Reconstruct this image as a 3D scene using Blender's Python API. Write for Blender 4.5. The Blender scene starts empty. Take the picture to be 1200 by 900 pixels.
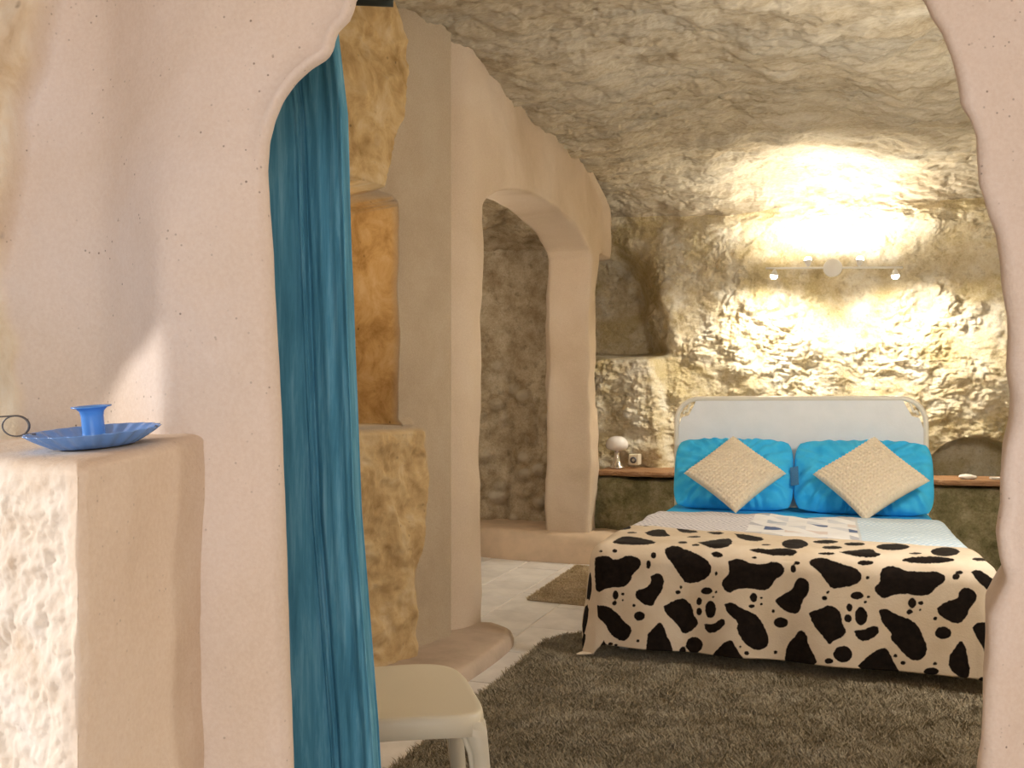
import bpy, bmesh, math, random
import numpy as np
from mathutils import Vector, Matrix

random.seed(7)
rng = np.random.default_rng(11)
scene = bpy.context.scene
COL = scene.collection
PI = math.pi

# ------------------------------------------------------------------ camera, light, exposure
YAW = math.radians(19.4)
CS, SN = math.cos(YAW), math.sin(YAW)
EYE = 1.17


def vw(X, Z, h=0.0):
    """metres to the right / ahead of the doorway viewpoint -> room axes (x across bed, y along bed)."""
    return (CS * X - SN * Z, SN * X + CS * Z, h)


cam_data = bpy.data.cameras.new('camera')
cam = bpy.data.objects.new('camera', cam_data)
COL.objects.link(cam)
cam.location = (0, 0, EYE)
cam.rotation_euler = (PI / 2, 0, YAW)
cam_data.sensor_width = 36.0
cam_data.lens = 1050 / 1200 * 36.0
cam_data.shift_y = 25 / 1200
cam_data.clip_start = 0.02
scene.camera = cam

scene.view_settings.view_transform = 'Standard'
scene.view_settings.look = 'None'
scene.view_settings.gamma = 1.0
scene.view_settings.use_curve_mapping = False
scene.view_settings.exposure = 0.0

world = bpy.data.worlds.new('daylight')
scene.world = world
world.use_nodes = True
world.node_tree.nodes['Background'].inputs[0].default_value = (0.86, 0.92, 1.0, 1)
world.node_tree.nodes['Background'].inputs[1].default_value = 0.5


def light(kind, name, loc, energy, color, rot=None, target=None, **kw):
    d = bpy.data.lights.new(name, kind)
    d.energy = energy
    d.color = color
    for k, v in kw.items():
        setattr(d, k, v)
    o = bpy.data.objects.new(name, d)
    COL.objects.link(o)
    o.location = loc
    if target is not None:
        o.rotation_euler = (Vector(target) - Vector(loc)).to_track_quat('-Z', 'Y').to_euler()
    elif rot:
        o.rotation_euler = rot
    return o


# sun entering by the unseen arched window, shaped for its patch, in the left wall of the entrance room
sun_from = Vector(vw(-1.0, 0.03, 0.17))
SUN = light('SUN', 'sun', (-4, -1, 4), 3.1, (1.0, 0.95, 0.90), angle=math.radians(4))
SUN.rotation_euler = (-sun_from).to_track_quat('-Z', 'Y').to_euler()
# daylight from the entrance door behind the viewpoint
DOOR = light('AREA', 'entrance_daylight', vw(0.1, -1.75, 1.5), 36, (1.0, 0.975, 0.94), target=vw(0.1, 2.0, 1.35),
             shape='RECTANGLE', size=2.0, size_y=2.1)
# lamp of the bedroom, hanging beyond the right side of the opening
ROOM = light('POINT', 'room_lamp', (0.85, 3.7, 1.72), 84, (1.0, 0.935, 0.84), shadow_soft_size=0.18)


# ------------------------------------------------------------------ numeric noise
def _hash(ix, iy, iz, seed):
    h = (ix.astype(np.int64) * 374761393 + iy.astype(np.int64) * 668265263 + iz.astype(np.int64) * 2147483647 + seed * 144665) & 0xFFFFFFFF
    h = ((h ^ (h >> 13)) * 1274126177) & 0xFFFFFFFF
    h = ((h ^ (h >> 16)) * 2246822519) & 0xFFFFFFFF
    h = h ^ (h >> 15)
    return (h & 0xFFFFFF) / float(0xFFFFFF)


def vnoise(P, seed=0):
    P = P @ np.array(Matrix.Rotation(0.7 + seed * 1.713, 3, Vector((0.48, 0.62, 0.62))))
    i = np.floor(P).astype(np.int64)
    f = P - i
    f = f * f * f * (f * (f * 6 - 15) + 10)
    r = 0
    for dx in (0, 1):
        wx = f[:, 0] if dx else 1 - f[:, 0]
        for dy in (0, 1):
            wy = f[:, 1] if dy else 1 - f[:, 1]
            for dz in (0, 1):
                wz = f[:, 2] if dz else 1 - f[:, 2]
                r = r + wx * wy * wz * _hash(i[:, 0] + dx, i[:, 1] + dy, i[:, 2] + dz, seed)
    return r * 2 - 1


def fbm(P, octs=4, gain=0.5, lac=2.03, seed=0):
    a, s = 1.0, 0
    P = P.copy()
    for o in range(octs):
        s = s + a * vnoise(P, seed + o * 17)
        a *= gain
        P = P * lac + 3.1
    return s


def ridged(P, octs=4, gain=0.55, seed=0):
    a, s = 1.0, 0
    P = P.copy()
    for o in range(octs):
        s = s + a * (1 - 2 * np.abs(vnoise(P, seed + o * 31)))
        a *= gain
        P = P * 2.07 + 1.7
    return s


def worley(P, seed=0):
    i = np.floor(P).astype(np.int64)
    f1 = np.full(len(P), 9.0)
    for dx in (-1, 0, 1):
        for dy in (-1, 0, 1):
            for dz in (-1, 0, 1):
                c = i + (dx, dy, dz)
                q = np.stack([c[:, k] + _hash(c[:, 0], c[:, 1], c[:, 2], seed + 5 * k + 1) for k in range(3)], 1)
                f1 = np.minimum(f1, ((q - P) ** 2).sum(1))
    return np.sqrt(f1)


def sstep(a, b, x):
    t = np.clip((x - a) / (b - a), 0, 1)
    return t * t * (3 - 2 * t)


# ------------------------------------------------------------------ objects
def fast_mesh(name, V, F, smooth=True):
    V = np.asarray(V, dtype=np.float32)
    F = np.asarray(F, dtype=np.int32)
    m = bpy.data.meshes.new(name)
    k = F.shape[1]
    m.vertices.add(len(V))
    m.vertices.foreach_set('co', V.ravel())
    m.loops.add(F.size)
    m.loops.foreach_set('vertex_index', F.ravel())
    m.polygons.add(len(F))
    m.polygons.foreach_set('loop_start', np.arange(0, F.size, k, dtype=np.int32))
    m.polygons.foreach_set('loop_total', np.full(len(F), k, dtype=np.int32))
    if smooth:
        m.polygons.foreach_set('use_smooth', np.ones(len(F), dtype=bool))
    m.update(calc_edges=True)
    m.validate()
    return m


def grid_faces(nu, nv, wrap_u=False, flip=False):
    iu = np.arange(nu if wrap_u else nu - 1)
    iv = np.arange(nv - 1)
    A, B = np.meshgrid(iu, iv, indexing='ij')
    A2 = (A + 1) % nu
    f = np.stack([A * nv + B, A2 * nv + B, A2 * nv + B + 1, A * nv + B + 1], -1).reshape(-1, 4)
    return f[:, ::-1] if flip else f


def link(name, mesh, mat, parent=None, loc=None, rot=None):
    o = bpy.data.objects.new(name, mesh)
    COL.objects.link(o)
    if mat is not None and len(mesh.materials) == 0:
        mesh.materials.append(mat)
    if parent is not None:
        o.parent = parent
    if loc is not None:
        o.location = loc
    if rot is not None:
        o.rotation_euler = rot
    return o


def tag(o, label, cat, group=None):
    o['label'] = label
    o['category'] = cat
    if group:
        o['group'] = group
    return o


def struct(o):
    o['kind'] = 'structure'
    return o


def empty(name, loc=(0, 0, 0), rz=0.0):
    o = bpy.data.objects.new(name, None)
    COL.objects.link(o)
    o.location = loc
    o.rotation_euler = (0, 0, rz)
    o.empty_display_size = 0.1
    return o


def bm_obj(name, bm, mat, parent=None, smooth=True, loc=None, rot=None):
    m = bpy.data.meshes.new(name)
    bmesh.ops.recalc_face_normals(bm, faces=bm.faces)
    bm.to_mesh(m)
    bm.free()
    if smooth:
        for p in m.polygons:
            p.use_smooth = True
    return link(name, m, mat, parent, loc, rot)


def box_bm(x0, x1, y0, y1, z0, z1, bev=0.0, seg=2):
    bm = bmesh.new()
    vs = [bm.verts.new((x, y, z)) for x in (x0, x1) for y in (y0, y1) for z in (z0, z1)]
    for f in ((0, 1, 3, 2), (4, 6, 7, 5), (0, 4, 5, 1), (2, 3, 7, 6), (0, 2, 6, 4), (1, 5, 7, 3)):
        bm.faces.new([vs[i] for i in f])
    if bev:
        bmesh.ops.bevel(bm, geom=bm.edges[:], offset=bev, segments=seg, affect='EDGES', profile=0.5)
    return bm


def lathe_mesh(name, prof, n=48, scallop=None):
    prof = np.array(prof)
    th = np.linspace(0, 2 * PI, n, endpoint=False)
    r = prof[:, 0][None, :].repeat(n, 0)
    z = prof[:, 1][None, :].repeat(n, 0)
    if scallop is not None:
        k, w = scallop
        r = r * (1 + w[None, :] * np.cos(k * th)[:, None])
    V = np.stack([r * np.cos(th)[:, None], r * np.sin(th)[:, None], z], -1).reshape(-1, 3)
    return fast_mesh(name, V, grid_faces(n, len(prof), wrap_u=True))


def tube_mesh(name, pts, rad, n=12, closed=False):
    P = np.array(pts, dtype=float)
    N = len(P)
    R = np.full(N, rad) if np.isscalar(rad) else np.array(rad)
    T = np.gradient(P, axis=0)
    if closed:
        T = np.roll(P, -1, 0) - np.roll(P, 1, 0)
    T /= np.linalg.norm(T, axis=1)[:, None] + 1e-9
    up = np.array([0, 0, 1.0]) if abs(T[0][2]) < 0.9 else np.array([1.0, 0, 0])
    u = np.cross(T[0], up)
    u /= np.linalg.norm(u)
    V = []
    for i in range(N):
        u = u - T[i] * np.dot(u, T[i])
        u /= np.linalg.norm(u)
        w = np.cross(T[i], u)
        for k in range(n):
            a = 2 * PI * k / n
            V.append(P[i] + R[i] * (math.cos(a) * u + math.sin(a) * w))
    F = []
    rr = N if closed else N - 1
    for i in range(rr):
        j = (i + 1) % N
        for k in range(n):
            l = (k + 1) % n
            F.append((i * n + k, i * n + l, j * n + l, j * n + k))
    if not closed:
        V.append(P[0])
        V.append(P[-1])
        a, b = len(V) - 2, len(V) - 1
        for k in range(n):
            l = (k + 1) % n
            F.append((a, l, k, k))
            F.append((b, (N - 1) * n + k, (N - 1) * n + l, (N - 1) * n + l))
    F4 = [f for f in F if f[2] != f[3]]
    F3 = [f[:3] for f in F if f[2] == f[3]]
    m = bpy.data.meshes.new(name)
    m.from_pydata([tuple(v) for v in V], [], F4 + F3)
    m.validate()
    for p in m.polygons:
        p.use_smooth = True
    return m


def arc(cx, cz, r, a0, a1, n):
    return [(cx + r * math.cos(a), cz + r * math.sin(a)) for a in np.linspace(a0, a1, n)]


def resample(pts, n):
    pts = np.array(pts, dtype=float)
    d = np.r_[0, np.cumsum(np.linalg.norm(np.diff(pts, axis=0), axis=1))]
    t = np.linspace(0, d[-1], n)
    return np.stack([np.interp(t, d, pts[:, k]) for k in range(pts.shape[1])], 1)


def smooth_curve(pts, it=2):
    pts = [np.array(p, dtype=float) for p in pts]
    for _ in range(it):
        q = [pts[0]]
        for a, b in zip(pts[:-1], pts[1:]):
            q += [a * .75 + b * .25, a * .25 + b * .75]
        q.append(pts[-1])
        pts = q
    return np.array(pts)


# ------------------------------------------------------------------ materials
class NT:
    def __init__(s, name):
        s.mat = bpy.data.materials.new(name)
        s.mat.use_nodes = True
        s.t = s.mat.node_tree
        s.b = s.t.nodes['Principled BSDF']
        s.tc = s.t.nodes.new('ShaderNodeTexCoord').outputs['Object']

    def n(s, typ, **kw):
        o = s.t.nodes.new(typ)
        for k, v in kw.items():
            if k.startswith('i_'):
                key = k[2:]
                o.inputs[int(key) if key.isdigit() else key].default_value = v
            else:
                setattr(o, k, v)
        return o

    def l(s, a, b):
        s.t.links.new(a, b)

    def noise(s, scale, detail=4, rough=0.55, dist=0.0, vec=None):
        o = s.n('ShaderNodeTexNoise', i_Scale=scale, i_Detail=detail, i_Roughness=rough, i_Distortion=dist)
        s.l(vec or s.tc, o.inputs['Vector'])
        return o.outputs['Fac']

    def voro(s, scale, feature='F1', vec=None, rand=1.0):
        o = s.n('ShaderNodeTexVoronoi', i_Scale=scale, feature=feature, i_Randomness=rand)
        s.l(vec or s.tc, o.inputs['Vector'])
        return o.outputs['Distance']

    def ramp(s, fac, stops):
        o = s.n('ShaderNodeValToRGB')
        e = o.color_ramp.elements
        while len(e) < len(stops):
            e.new(0.5)
        for k, (p, c) in enumerate(stops):
            e[k].position = p
            e[k].color = (*c, 1) if len(c) == 3 else c
        s.l(fac, o.inputs[0])
        return o.outputs[0]

    def mix(s, fac, a, b, blend='MIX'):
        o = s.n('ShaderNodeMix', data_type='RGBA', blend_type=blend)
        if isinstance(fac, (int, float)):
            o.inputs[0].default_value = fac
        else:
            s.l(fac, o.inputs[0])
        for src, k in ((a, 6), (b, 7)):
            if isinstance(src, tuple):
                o.inputs[k].default_value = (*src, 1)
            else:
                s.l(src, o.inputs[k])
        return o.outputs[2]

    def math(s, op, a, b=None):
        o = s.n('ShaderNodeMath', operation=op)
        for k, v in enumerate((a, b)):
            if v is None:
                continue
            if isinstance(v, (int, float)):
                o.inputs[k].default_value = v
            else:
                s.l(v, o.inputs[k])
        return o.outputs[0]

    def attr(s, name):
        return s.n('ShaderNodeAttribute', attribute_name=name)

    def bump(s, h, strength=0.3, dist=0.01):
        o = s.n('ShaderNodeBump', i_Strength=strength, i_Distance=dist)
        s.l(h, o.inputs['Height'])
        s.l(o.outputs[0], s.b.inputs['Normal'])

    def color(s, c):
        if isinstance(c, tuple):
            s.b.inputs['Base Color'].default_value = (*c, 1)
        else:
            s.l(c, s.b.inputs['Base Color'])

    def rough(s, r):
        s.b.inputs['Roughness'].default_value = r
        return s

    def spec(s, v):
        s.b.inputs['Specular IOR Level'].default_value = v
        return s


def G(v):
    return (0, 0, 0) if v == 0 else (v, v, v)


def plaster(name, c1, c2, c3, speck=0.45, rockc=None):
    m = NT(name).rough(0.92).spec(0.15)
    big = m.noise(1.6, 5, 0.55, 0.4)
    col = m.ramp(big, [(0.30, c1), (0.52, c2), (0.72, c3)])
    fine = m.noise(160, 3, 0.6)
    col = m.mix(0.22, col, m.ramp(fine, [(0.35, (0.3, 0.3, 0.3)), (0.65, (0.78, 0.78, 0.78))]), 'SOFT_LIGHT')
    sp = m.voro(70)
    spm = m.ramp(sp, [(0.09, G(1)), (0.16, G(0))])
    cl = m.ramp(m.noise(9.0, 4, 0.7), [(0.50, G(0)), (0.62, G(1))])
    col = m.mix(m.math('MULTIPLY', m.math('MULTIPLY', spm, cl), speck), col, (0.16, 0.11, 0.08))
    h = m.math('ADD', m.noise(38, 5, 0.6), m.math('MULTIPLY', m.noise(190, 3, 0.6), 0.35))
    if rockc:
        a = m.attr('rock').outputs['Fac']
        rk = m.ramp(m.noise(7, 8, 0.68, 0.5), [(0.3, rockc[0]), (0.5, rockc[1]), (0.68, rockc[2])])
        pit = m.ramp(m.voro(24), [(0.08, G(1)), (0.2, G(0))])
        pn = m.ramp(m.noise(9, 4, 0.6), [(0.54, G(0)), (0.62, G(1))])
        rk = m.mix(m.math('MULTIPLY', m.math('MULTIPLY', pit, pn), 0.7), rk, (0.10, 0.07, 0.04))
        col = m.mix(a, col, rk)
    m.color(col)
    m.bump(h, 0.35, 0.006)
    return m.mat


def rock(name, stops, scale=3.0, bump=0.8, bdist=0.02, veins=0.5, dark=(0.10, 0.075, 0.04), patch=None, stretch=None):
    m = NT(name).rough(0.95).spec(0.12)
    if stretch:
        mp_ = m.n('ShaderNodeMapping')
        mp_.inputs['Scale'].default_value = stretch
        mp_.inputs['Rotation'].default_value = (0, 0, math.radians(-24))
        m.l(m.tc, mp_.inputs[0])
        m.tc = mp_.outputs[0]
    a = m.noise(scale, 9, 0.66, 0.0)
    col = m.ramp(a, stops)
    if patch:
        pm = m.ramp(m.noise(1.7, 5, 0.6, 0.8), [(0.50, G(0)), (0.62, G(1))])
        col = m.mix(m.math('MULTIPLY', pm, 0.75), col, patch)
    v = m.noise(16, 7, 0.7, 0.0)
    vm = m.ramp(v, [(0.34, G(1)), (0.46, G(0))])
    col = m.mix(m.math('MULTIPLY', vm, veins), col, dark)
    gr = m.noise(70, 5, 0.7)
    col = m.mix(0.45, col, m.ramp(gr, [(0.30, (0.22, 0.20, 0.17)), (0.62, (0.80, 0.80, 0.78))]), 'SOFT_LIGHT')
    m.color(col)
    h = m.math('ADD', m.math('MULTIPLY', m.noise(26, 8, 0.72, 0.0), 0.7), m.math('MULTIPLY', m.noise(95, 5, 0.75), 0.5))
    m.bump(h, bump, bdist)
    return m.mat


def stones(mat, c):
    """paler field stones showing in the rubble (mask stored on the mesh)."""
    t = mat.node_tree
    b = t.nodes['Principled BSDF']
    src = b.inputs['Base Color'].links[0].from_socket
    a = t.nodes.new('ShaderNodeAttribute')
    a.attribute_name = 'stone'
    mx = t.nodes.new('ShaderNodeMix')
    mx.data_type = 'RGBA'
    t.links.new(a.outputs['Fac'], mx.inputs[0])
    t.links.new(src, mx.inputs[6])
    mx.inputs[7].default_value = (*c, 1)
    t.links.new(mx.outputs[2], b.inputs['Base Color'])


def plain(name, c, rough=0.5, metal=0.0, spec=0.5, var=0.0, vscale=20, bump=0, bscale=60, bdist=0.003):
    m = NT(name).rough(rough).spec(spec)
    m.b.inputs['Metallic'].default_value = metal
    if var:
        c2 = tuple(max(0, x * (1 - var)) for x in c)
        m.color(m.ramp(m.noise(vscale, 5, 0.6), [(0.32, c2), (0.62, c)]))
    else:
        m.color(c)
    if bump:
        m.bump(m.noise(bscale, 4, 0.6), bump, bdist)
    return m.mat


M = {}
M['plaster_front'] = plaster('plaster_front', (0.69, 0.56, 0.44), (0.76, 0.64, 0.55), (0.79, 0.69, 0.63), 0.75,
                             ((0.62, 0.45, 0.26), (0.78, 0.64, 0.46), (0.84, 0.76, 0.62)))
M['plaster_right'] = plaster('plaster_right', (0.72, 0.58, 0.47), (0.78, 0.66, 0.57), (0.80, 0.72, 0.66), 0.25,
                             ((0.6, 0.45, 0.3), (0.75, 0.62, 0.5), (0.8, 0.7, 0.6)))
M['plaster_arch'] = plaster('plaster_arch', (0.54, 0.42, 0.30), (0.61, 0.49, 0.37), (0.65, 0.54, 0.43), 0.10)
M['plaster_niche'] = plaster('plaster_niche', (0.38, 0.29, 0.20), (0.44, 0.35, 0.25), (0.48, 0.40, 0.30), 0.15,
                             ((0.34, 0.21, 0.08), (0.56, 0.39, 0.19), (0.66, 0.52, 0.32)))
M['ledge'] = plaster('ledge_plaster', (0.68, 0.535, 0.41), (0.76, 0.63, 0.505), (0.81, 0.70, 0.58), 0.30,
                     ((0.70, 0.56, 0.42), (0.84, 0.76, 0.66), (0.88, 0.82, 0.75)))
M['rock_back'] = rock('rock_back', [(0.30, (0.50, 0.39, 0.22)), (0.47, (0.68, 0.59, 0.42)), (0.62, (0.78, 0.72, 0.60))],
                      5.0, 0.9, 0.02, 0.35, (0.22, 0.15, 0.06), (0.52, 0.42, 0.22))
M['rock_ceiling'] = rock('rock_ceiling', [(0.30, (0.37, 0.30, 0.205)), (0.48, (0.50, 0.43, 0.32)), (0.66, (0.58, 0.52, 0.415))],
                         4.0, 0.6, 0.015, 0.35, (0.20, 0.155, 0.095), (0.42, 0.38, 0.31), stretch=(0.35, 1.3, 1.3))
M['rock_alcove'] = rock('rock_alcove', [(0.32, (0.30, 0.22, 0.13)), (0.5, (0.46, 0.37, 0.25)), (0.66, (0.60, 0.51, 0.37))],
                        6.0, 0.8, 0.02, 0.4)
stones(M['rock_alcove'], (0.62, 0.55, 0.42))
M['rock_bench'] = rock('rock_bench', [(0.32, (0.10, 0.09, 0.045)), (0.5, (0.22, 0.19, 0.10)), (0.68, (0.36, 0.31, 0.20))],
                       6.0, 0.8, 0.02, 0.4, (0.06, 0.06, 0.02))
M['grout'] = plain('grout', (0.80, 0.74, 0.68), 0.9, var=0.15)
M['tile'] = plain('tile', (0.78, 0.745, 0.72), 0.45, var=0.22, vscale=5, bump=0.1, bscale=25)
M['tile2'] = plain('tile_pale', (0.83, 0.80, 0.775), 0.45, var=0.2, vscale=6, bump=0.1, bscale=25)
M['kerb'] = plain('kerb_plaster', (0.52, 0.41, 0.32), 0.85, var=0.2, vscale=6, bump=0.3, bscale=40)
M['step'] = plain('step_plaster', (0.66, 0.50, 0.35), 0.85, var=0.2, vscale=5, bump=0.3, bscale=40)

# ------------------------------------------------------------------ structure: bedroom floor of loose-laid tiles
floor = bm_obj('floor', box_bm(-3.2, 2.2, 1.0, 7.9, -0.08, -0.004), M['grout'], smooth=False)
struct(floor)
tile_meshes = []
for mt in ('tile', 'tile2'):
    bm = box_bm(-0.1525, 0.1525, -0.2375, 0.2375, -0.01, 0.0, 0.002, 1)
    me = bpy.data.meshes.new('tile')
    bm.to_mesh(me)
    bm.free()
    me.materials.append(M[mt])
    tile_meshes.append(me)
for c in range(-5, 11):
    x = -1.486 + 0.157 + c * 0.314
    off = 0.16 * (c % 3)
    for r in range(0, 12):
        y = 1.35 + off + r * 0.484
        if y > 7.3 or y < 1.5 or x < -3.0 or x > 1.9:
            continue
        t = bpy.data.objects.new('tile', tile_meshes[(c * 7 + r * 3) % 5 > 2])
        COL.objects.link(t)
        t.parent = floor
        t.location = (x, y, random.uniform(-0.0015, 0.001))

# ------------------------------------------------------------------ structure: back wall and ceiling, one rock vault split in two
XL, XR = -2.75, 2.0


def vault():
    nu = 640
    xs = np.linspace(XL, XR, nu)
    # profile along the vault: up the back wall, over, then forward under the ceiling
    prof = [(7.32, 0.0), (7.32, 2.55)]
    prof += [(6.92 + 0.40 * math.cos(a), 2.55 + 0.36 * math.sin(a)) for a in np.linspace(0.0, PI / 2, 18)]
    prof += [(0.7, 2.91)]
    prof = np.array(prof)
    d = np.r_[0, np.cumsum(np.linalg.norm(np.diff(prof, axis=0), axis=1))]
    t = np.r_[np.arange(0.5, 3.2, 0.0062), np.arange(3.2, 6.6, 0.012), np.arange(6.6, d[-1], 0.03)]
    Y = np.interp(t, d, prof[:, 0])
    Z = np.interp(t, d, prof[:, 1])
    # inward normal of the profile
    ty, tz = np.gradient(Y, t), np.gradient(Z, t)
    ker = np.ones(61) / 61
    ny = np.convolve(np.pad(-tz, 30, mode='edge'), ker, 'valid')
    nz = np.convolve(np.pad(ty, 30, mode='edge'), ker, 'valid')
    XX, YY = np.meshgrid(xs, Y, indexing='ij')
    _, ZZ = np.meshgrid(xs, Z, indexing='ij')
    NY = np.repeat(ny[None], nu, 0).ravel()
    NZ = np.repeat(nz[None], nu, 0).ravel()
    x, y, z = XX.ravel(), YY.ravel(), ZZ.ravel()
    P = np.stack([x, y, z], 1)
    wall = 1 - sstep(2.3, 2.85, z)
    # --- displacement towards the room
    big = 0.11 * fbm(P * 1.15, 3, 0.5, seed=3)
    med = 0.030 * fbm(P * 4.2, 3, 0.55, seed=9)
    Pc = P * np.array([1, 1, 1.25]) + 0.025 * np.stack([vnoise(P * 6, 40), vnoise(P * 6, 41), vnoise(P * 6, 42)], 1)
    crag = fbm(Pc * 11.0, 4, 0.65, seed=21)
    rub = 1.1 * (np.abs(vnoise(Pc * 9.0, 5)) + 0.62 * np.abs(vnoise(Pc * 19.0 + 7, 6)) + 0.42 * np.abs(vnoise(Pc * 41.0 + 3, 7))) - 0.35
    rubm = sstep(-0.2, 0.2, fbm(P * 2.6, 2, seed=77))
    fin = fbm(P * 42, 2, 0.6, seed=55)
    # ceiling: pick-marked ledges running across
    Pr = np.stack([0.90 * x + 0.43 * y, -0.43 * x + 0.90 * y, z], 1)
    st = Pr * np.array([3.0, 13.0, 13.0])
    led = fbm(st + 0.7 * np.stack([vnoise(P * 2, 90)] * 3, 1), 4, 0.62, seed=61)
    dw = big + med + 0.009 * crag + 0.050 * rub * (0.12 + 0.88 * rubm) + 0.009 * fin * (0.4 + 0.6 * rubm)
    dc = 0.8 * big + 0.55 * med + 0.016 * led + 0.007 * crag + 0.003 * fin
    disp = dw * wall + dc * (1 - wall)
    # lower slab on the left, dark recess over it
    slab = (1 - sstep(-1.32, -1.20, x + 0.12 * (z - 1.0))) * (1 - sstep(1.52, 1.60, z))
    slab = slab * sstep(-2.1, -1.95, x)
    disp += 0.16 * slab
    rec = (1 - sstep(-1.50, -1.15, x + 0.55 * (z - 1.6) * 0.4)) * sstep(1.55, 1.63, z) * (1 - sstep(2.2, 2.5, z + 0.12 * vnoise(P * 3, 8)))
    disp -= 0.50 * rec
    # arched niche above the right shelf
    q = ((x - 1.02) / 0.33) ** 2 + (np.maximum(z - 0.64, 0) / 0.30) ** 2
    nich = 1 - sstep(0.88, 1.06, q)
    disp = disp * (1 - 0.9 * nich) - 0.30 * nich
    # right part of the wall swells forward
    disp += 0.20 * sstep(0.75, 1.6, x) * sstep(0.95, 1.4, z) * wall
    # rounded brow between the wall and the ceiling above the lamp
    disp += 0.12 * np.exp(-((z - 2.62) / 0.16) ** 2) * sstep(-1.6, -0.6, x)
    # cemented seam under the lamp
    seam = np.exp(-((x - 0.03 - 0.03 * np.sin(z * 5)) / 0.07) ** 2) * sstep(1.15, 1.4, z) * (1 - sstep(2.3, 2.5, z))
    disp = disp * (1 - 0.6 * seam) + 0.035 * seam
    V = P.copy()
    V[:, 1] += NY * disp
    V[:, 2] += NZ * disp
    V[:, 0] += 0.015 * vnoise(P * 8, 33)
    nv = len(t)
    V = V.reshape(nu, nv, 3)
    return V, t


VV, vt = vault()
cut = int(np.searchsorted(vt, 2.72))
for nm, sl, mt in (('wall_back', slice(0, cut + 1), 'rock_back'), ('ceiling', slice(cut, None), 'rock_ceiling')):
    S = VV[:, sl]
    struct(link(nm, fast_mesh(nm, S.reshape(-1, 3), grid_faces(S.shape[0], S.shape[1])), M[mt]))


# ------------------------------------------------------------------ structure: walls with an opening (rings from rim outwards)
def opening_wall(name, inner, outer, nr, profile_back, place, mat, attr=None, parent=None):
    """inner/outer: matching polylines (a, z). Rings outer->inner on the front face, then round the rim and back."""
    n = len(inner)
    rings = []
    ts = np.linspace(0, 1, nr) ** 0.8
    for t in ts[::-1]:
        A = inner * (1 - t) + outer * t
        rings.append((A, np.zeros(n), np.full(n, t)))
    tang = np.gradient(inner, axis=0)
    nrm = np.stack([tang[:, 1], -tang[:, 0]], 1)
    nrm /= np.linalg.norm(nrm, axis=1)[:, None] + 1e-9
    for off, dep in profile_back:
        rings.append((inner + nrm * off, np.full(n, dep), np.zeros(n)))
    A = np.stack([r[0] for r in rings], 1)
    D = np.stack([r[1] for r in rings], 1)
    T = np.stack([r[2] for r in rings], 1)
    V, extra = place(A.reshape(-1, 2), D.ravel(), T.ravel())
    m = fast_mesh(name, V, grid_faces(n, len(rings)))
    if extra is not None:
        at = m.attributes.new('rock', 'FLOAT', 'POINT')
        at.data.foreach_set('value', extra.astype(np.float32))
    return struct(link(name, m, mat))


def concat_segments(segs, counts):
    return np.concatenate([resample(s, c)[(0 if k == 0 else 1):] for k, (s, c) in enumerate(zip(segs, counts))])


# left wall with the arched doorway
inA = [[(4.29, 0), (4.29, 2.12)],
       smooth_curve([(4.29, 2.12), (4.29, 2.24), (4.62, 2.37), (5.15, 2.47), (5.62, 2.49), (6.10, 2.46), (6.44, 2.37), (6.51, 2.27)], 2),
       [(6.51, 2.27), (6.51, 0)]]
outA = [[(4.0, 0), (4.0, 3.15)], [(4.0, 3.15), (8.3, 3.15)], [(8.3, 3.15), (8.3, 0)]]
cnt = [120, 160, 120]
innerA, outerA = concat_segments(inA, cnt), concat_segments(outA, cnt)


def placeA(A, D, T):
    yy, zz = A[:, 0], A[:, 1]
    P = np.stack([np.full(len(yy), -1.68) - D, yy, zz], 1)
    bulge = 0.025 * fbm(P * 1.4, 3, seed=4) + 0.006 * fbm(P * 7, 3, seed=14)
    bulge = bulge * sstep(4.02, 4.5, yy)
    yed = np.where(zz < 2.34, 6.705, 7.08) + 0.02 * vnoise(np.stack([zz * 5, zz * 0, zz * 0], 1), 3)
    yed = yed - 0.5 * sstep(2.68, 2.98, zz) ** 1.5
    front = D < 1e-6
    rec = np.where(front, sstep(0.0, 0.05, yy - yed) * 0.42, 0)
    rec = rec - np.where(front, 0.03 * np.exp(-((yy - yed + 0.06) / 0.10) ** 2) * (zz > 2.34), 0)
    x = -1.68 - D + bulge - rec
    x = x - np.where(front & (yy < 4.2), 0.11 * (np.maximum(4.2 - yy, 0) / 0.2) ** 2.2, 0)
    # lip over the notch
    V = np.stack([x, yy + 0.006 * vnoise(P * 9, 5), zz], 1)
    return V, None


profA = [(0.004, 0.002), (0.010, 0.012), (0.013, 0.03)] + [(0.013, d) for d in np.linspace(0.05, 0.31, 10)] + [(0.0, 0.335), (-0.06, 0.342), (-0.25, 0.342)]
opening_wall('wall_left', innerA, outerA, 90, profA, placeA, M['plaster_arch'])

# left wall, nearer stretch with the lit niche; s runs from the arch pillar towards the entrance
P0 = np.array([-1.683, 4.03])
DV = np.array([-0.249, -0.968])
NV_ = np.array([-0.968, 0.249])  # into the wall


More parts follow.
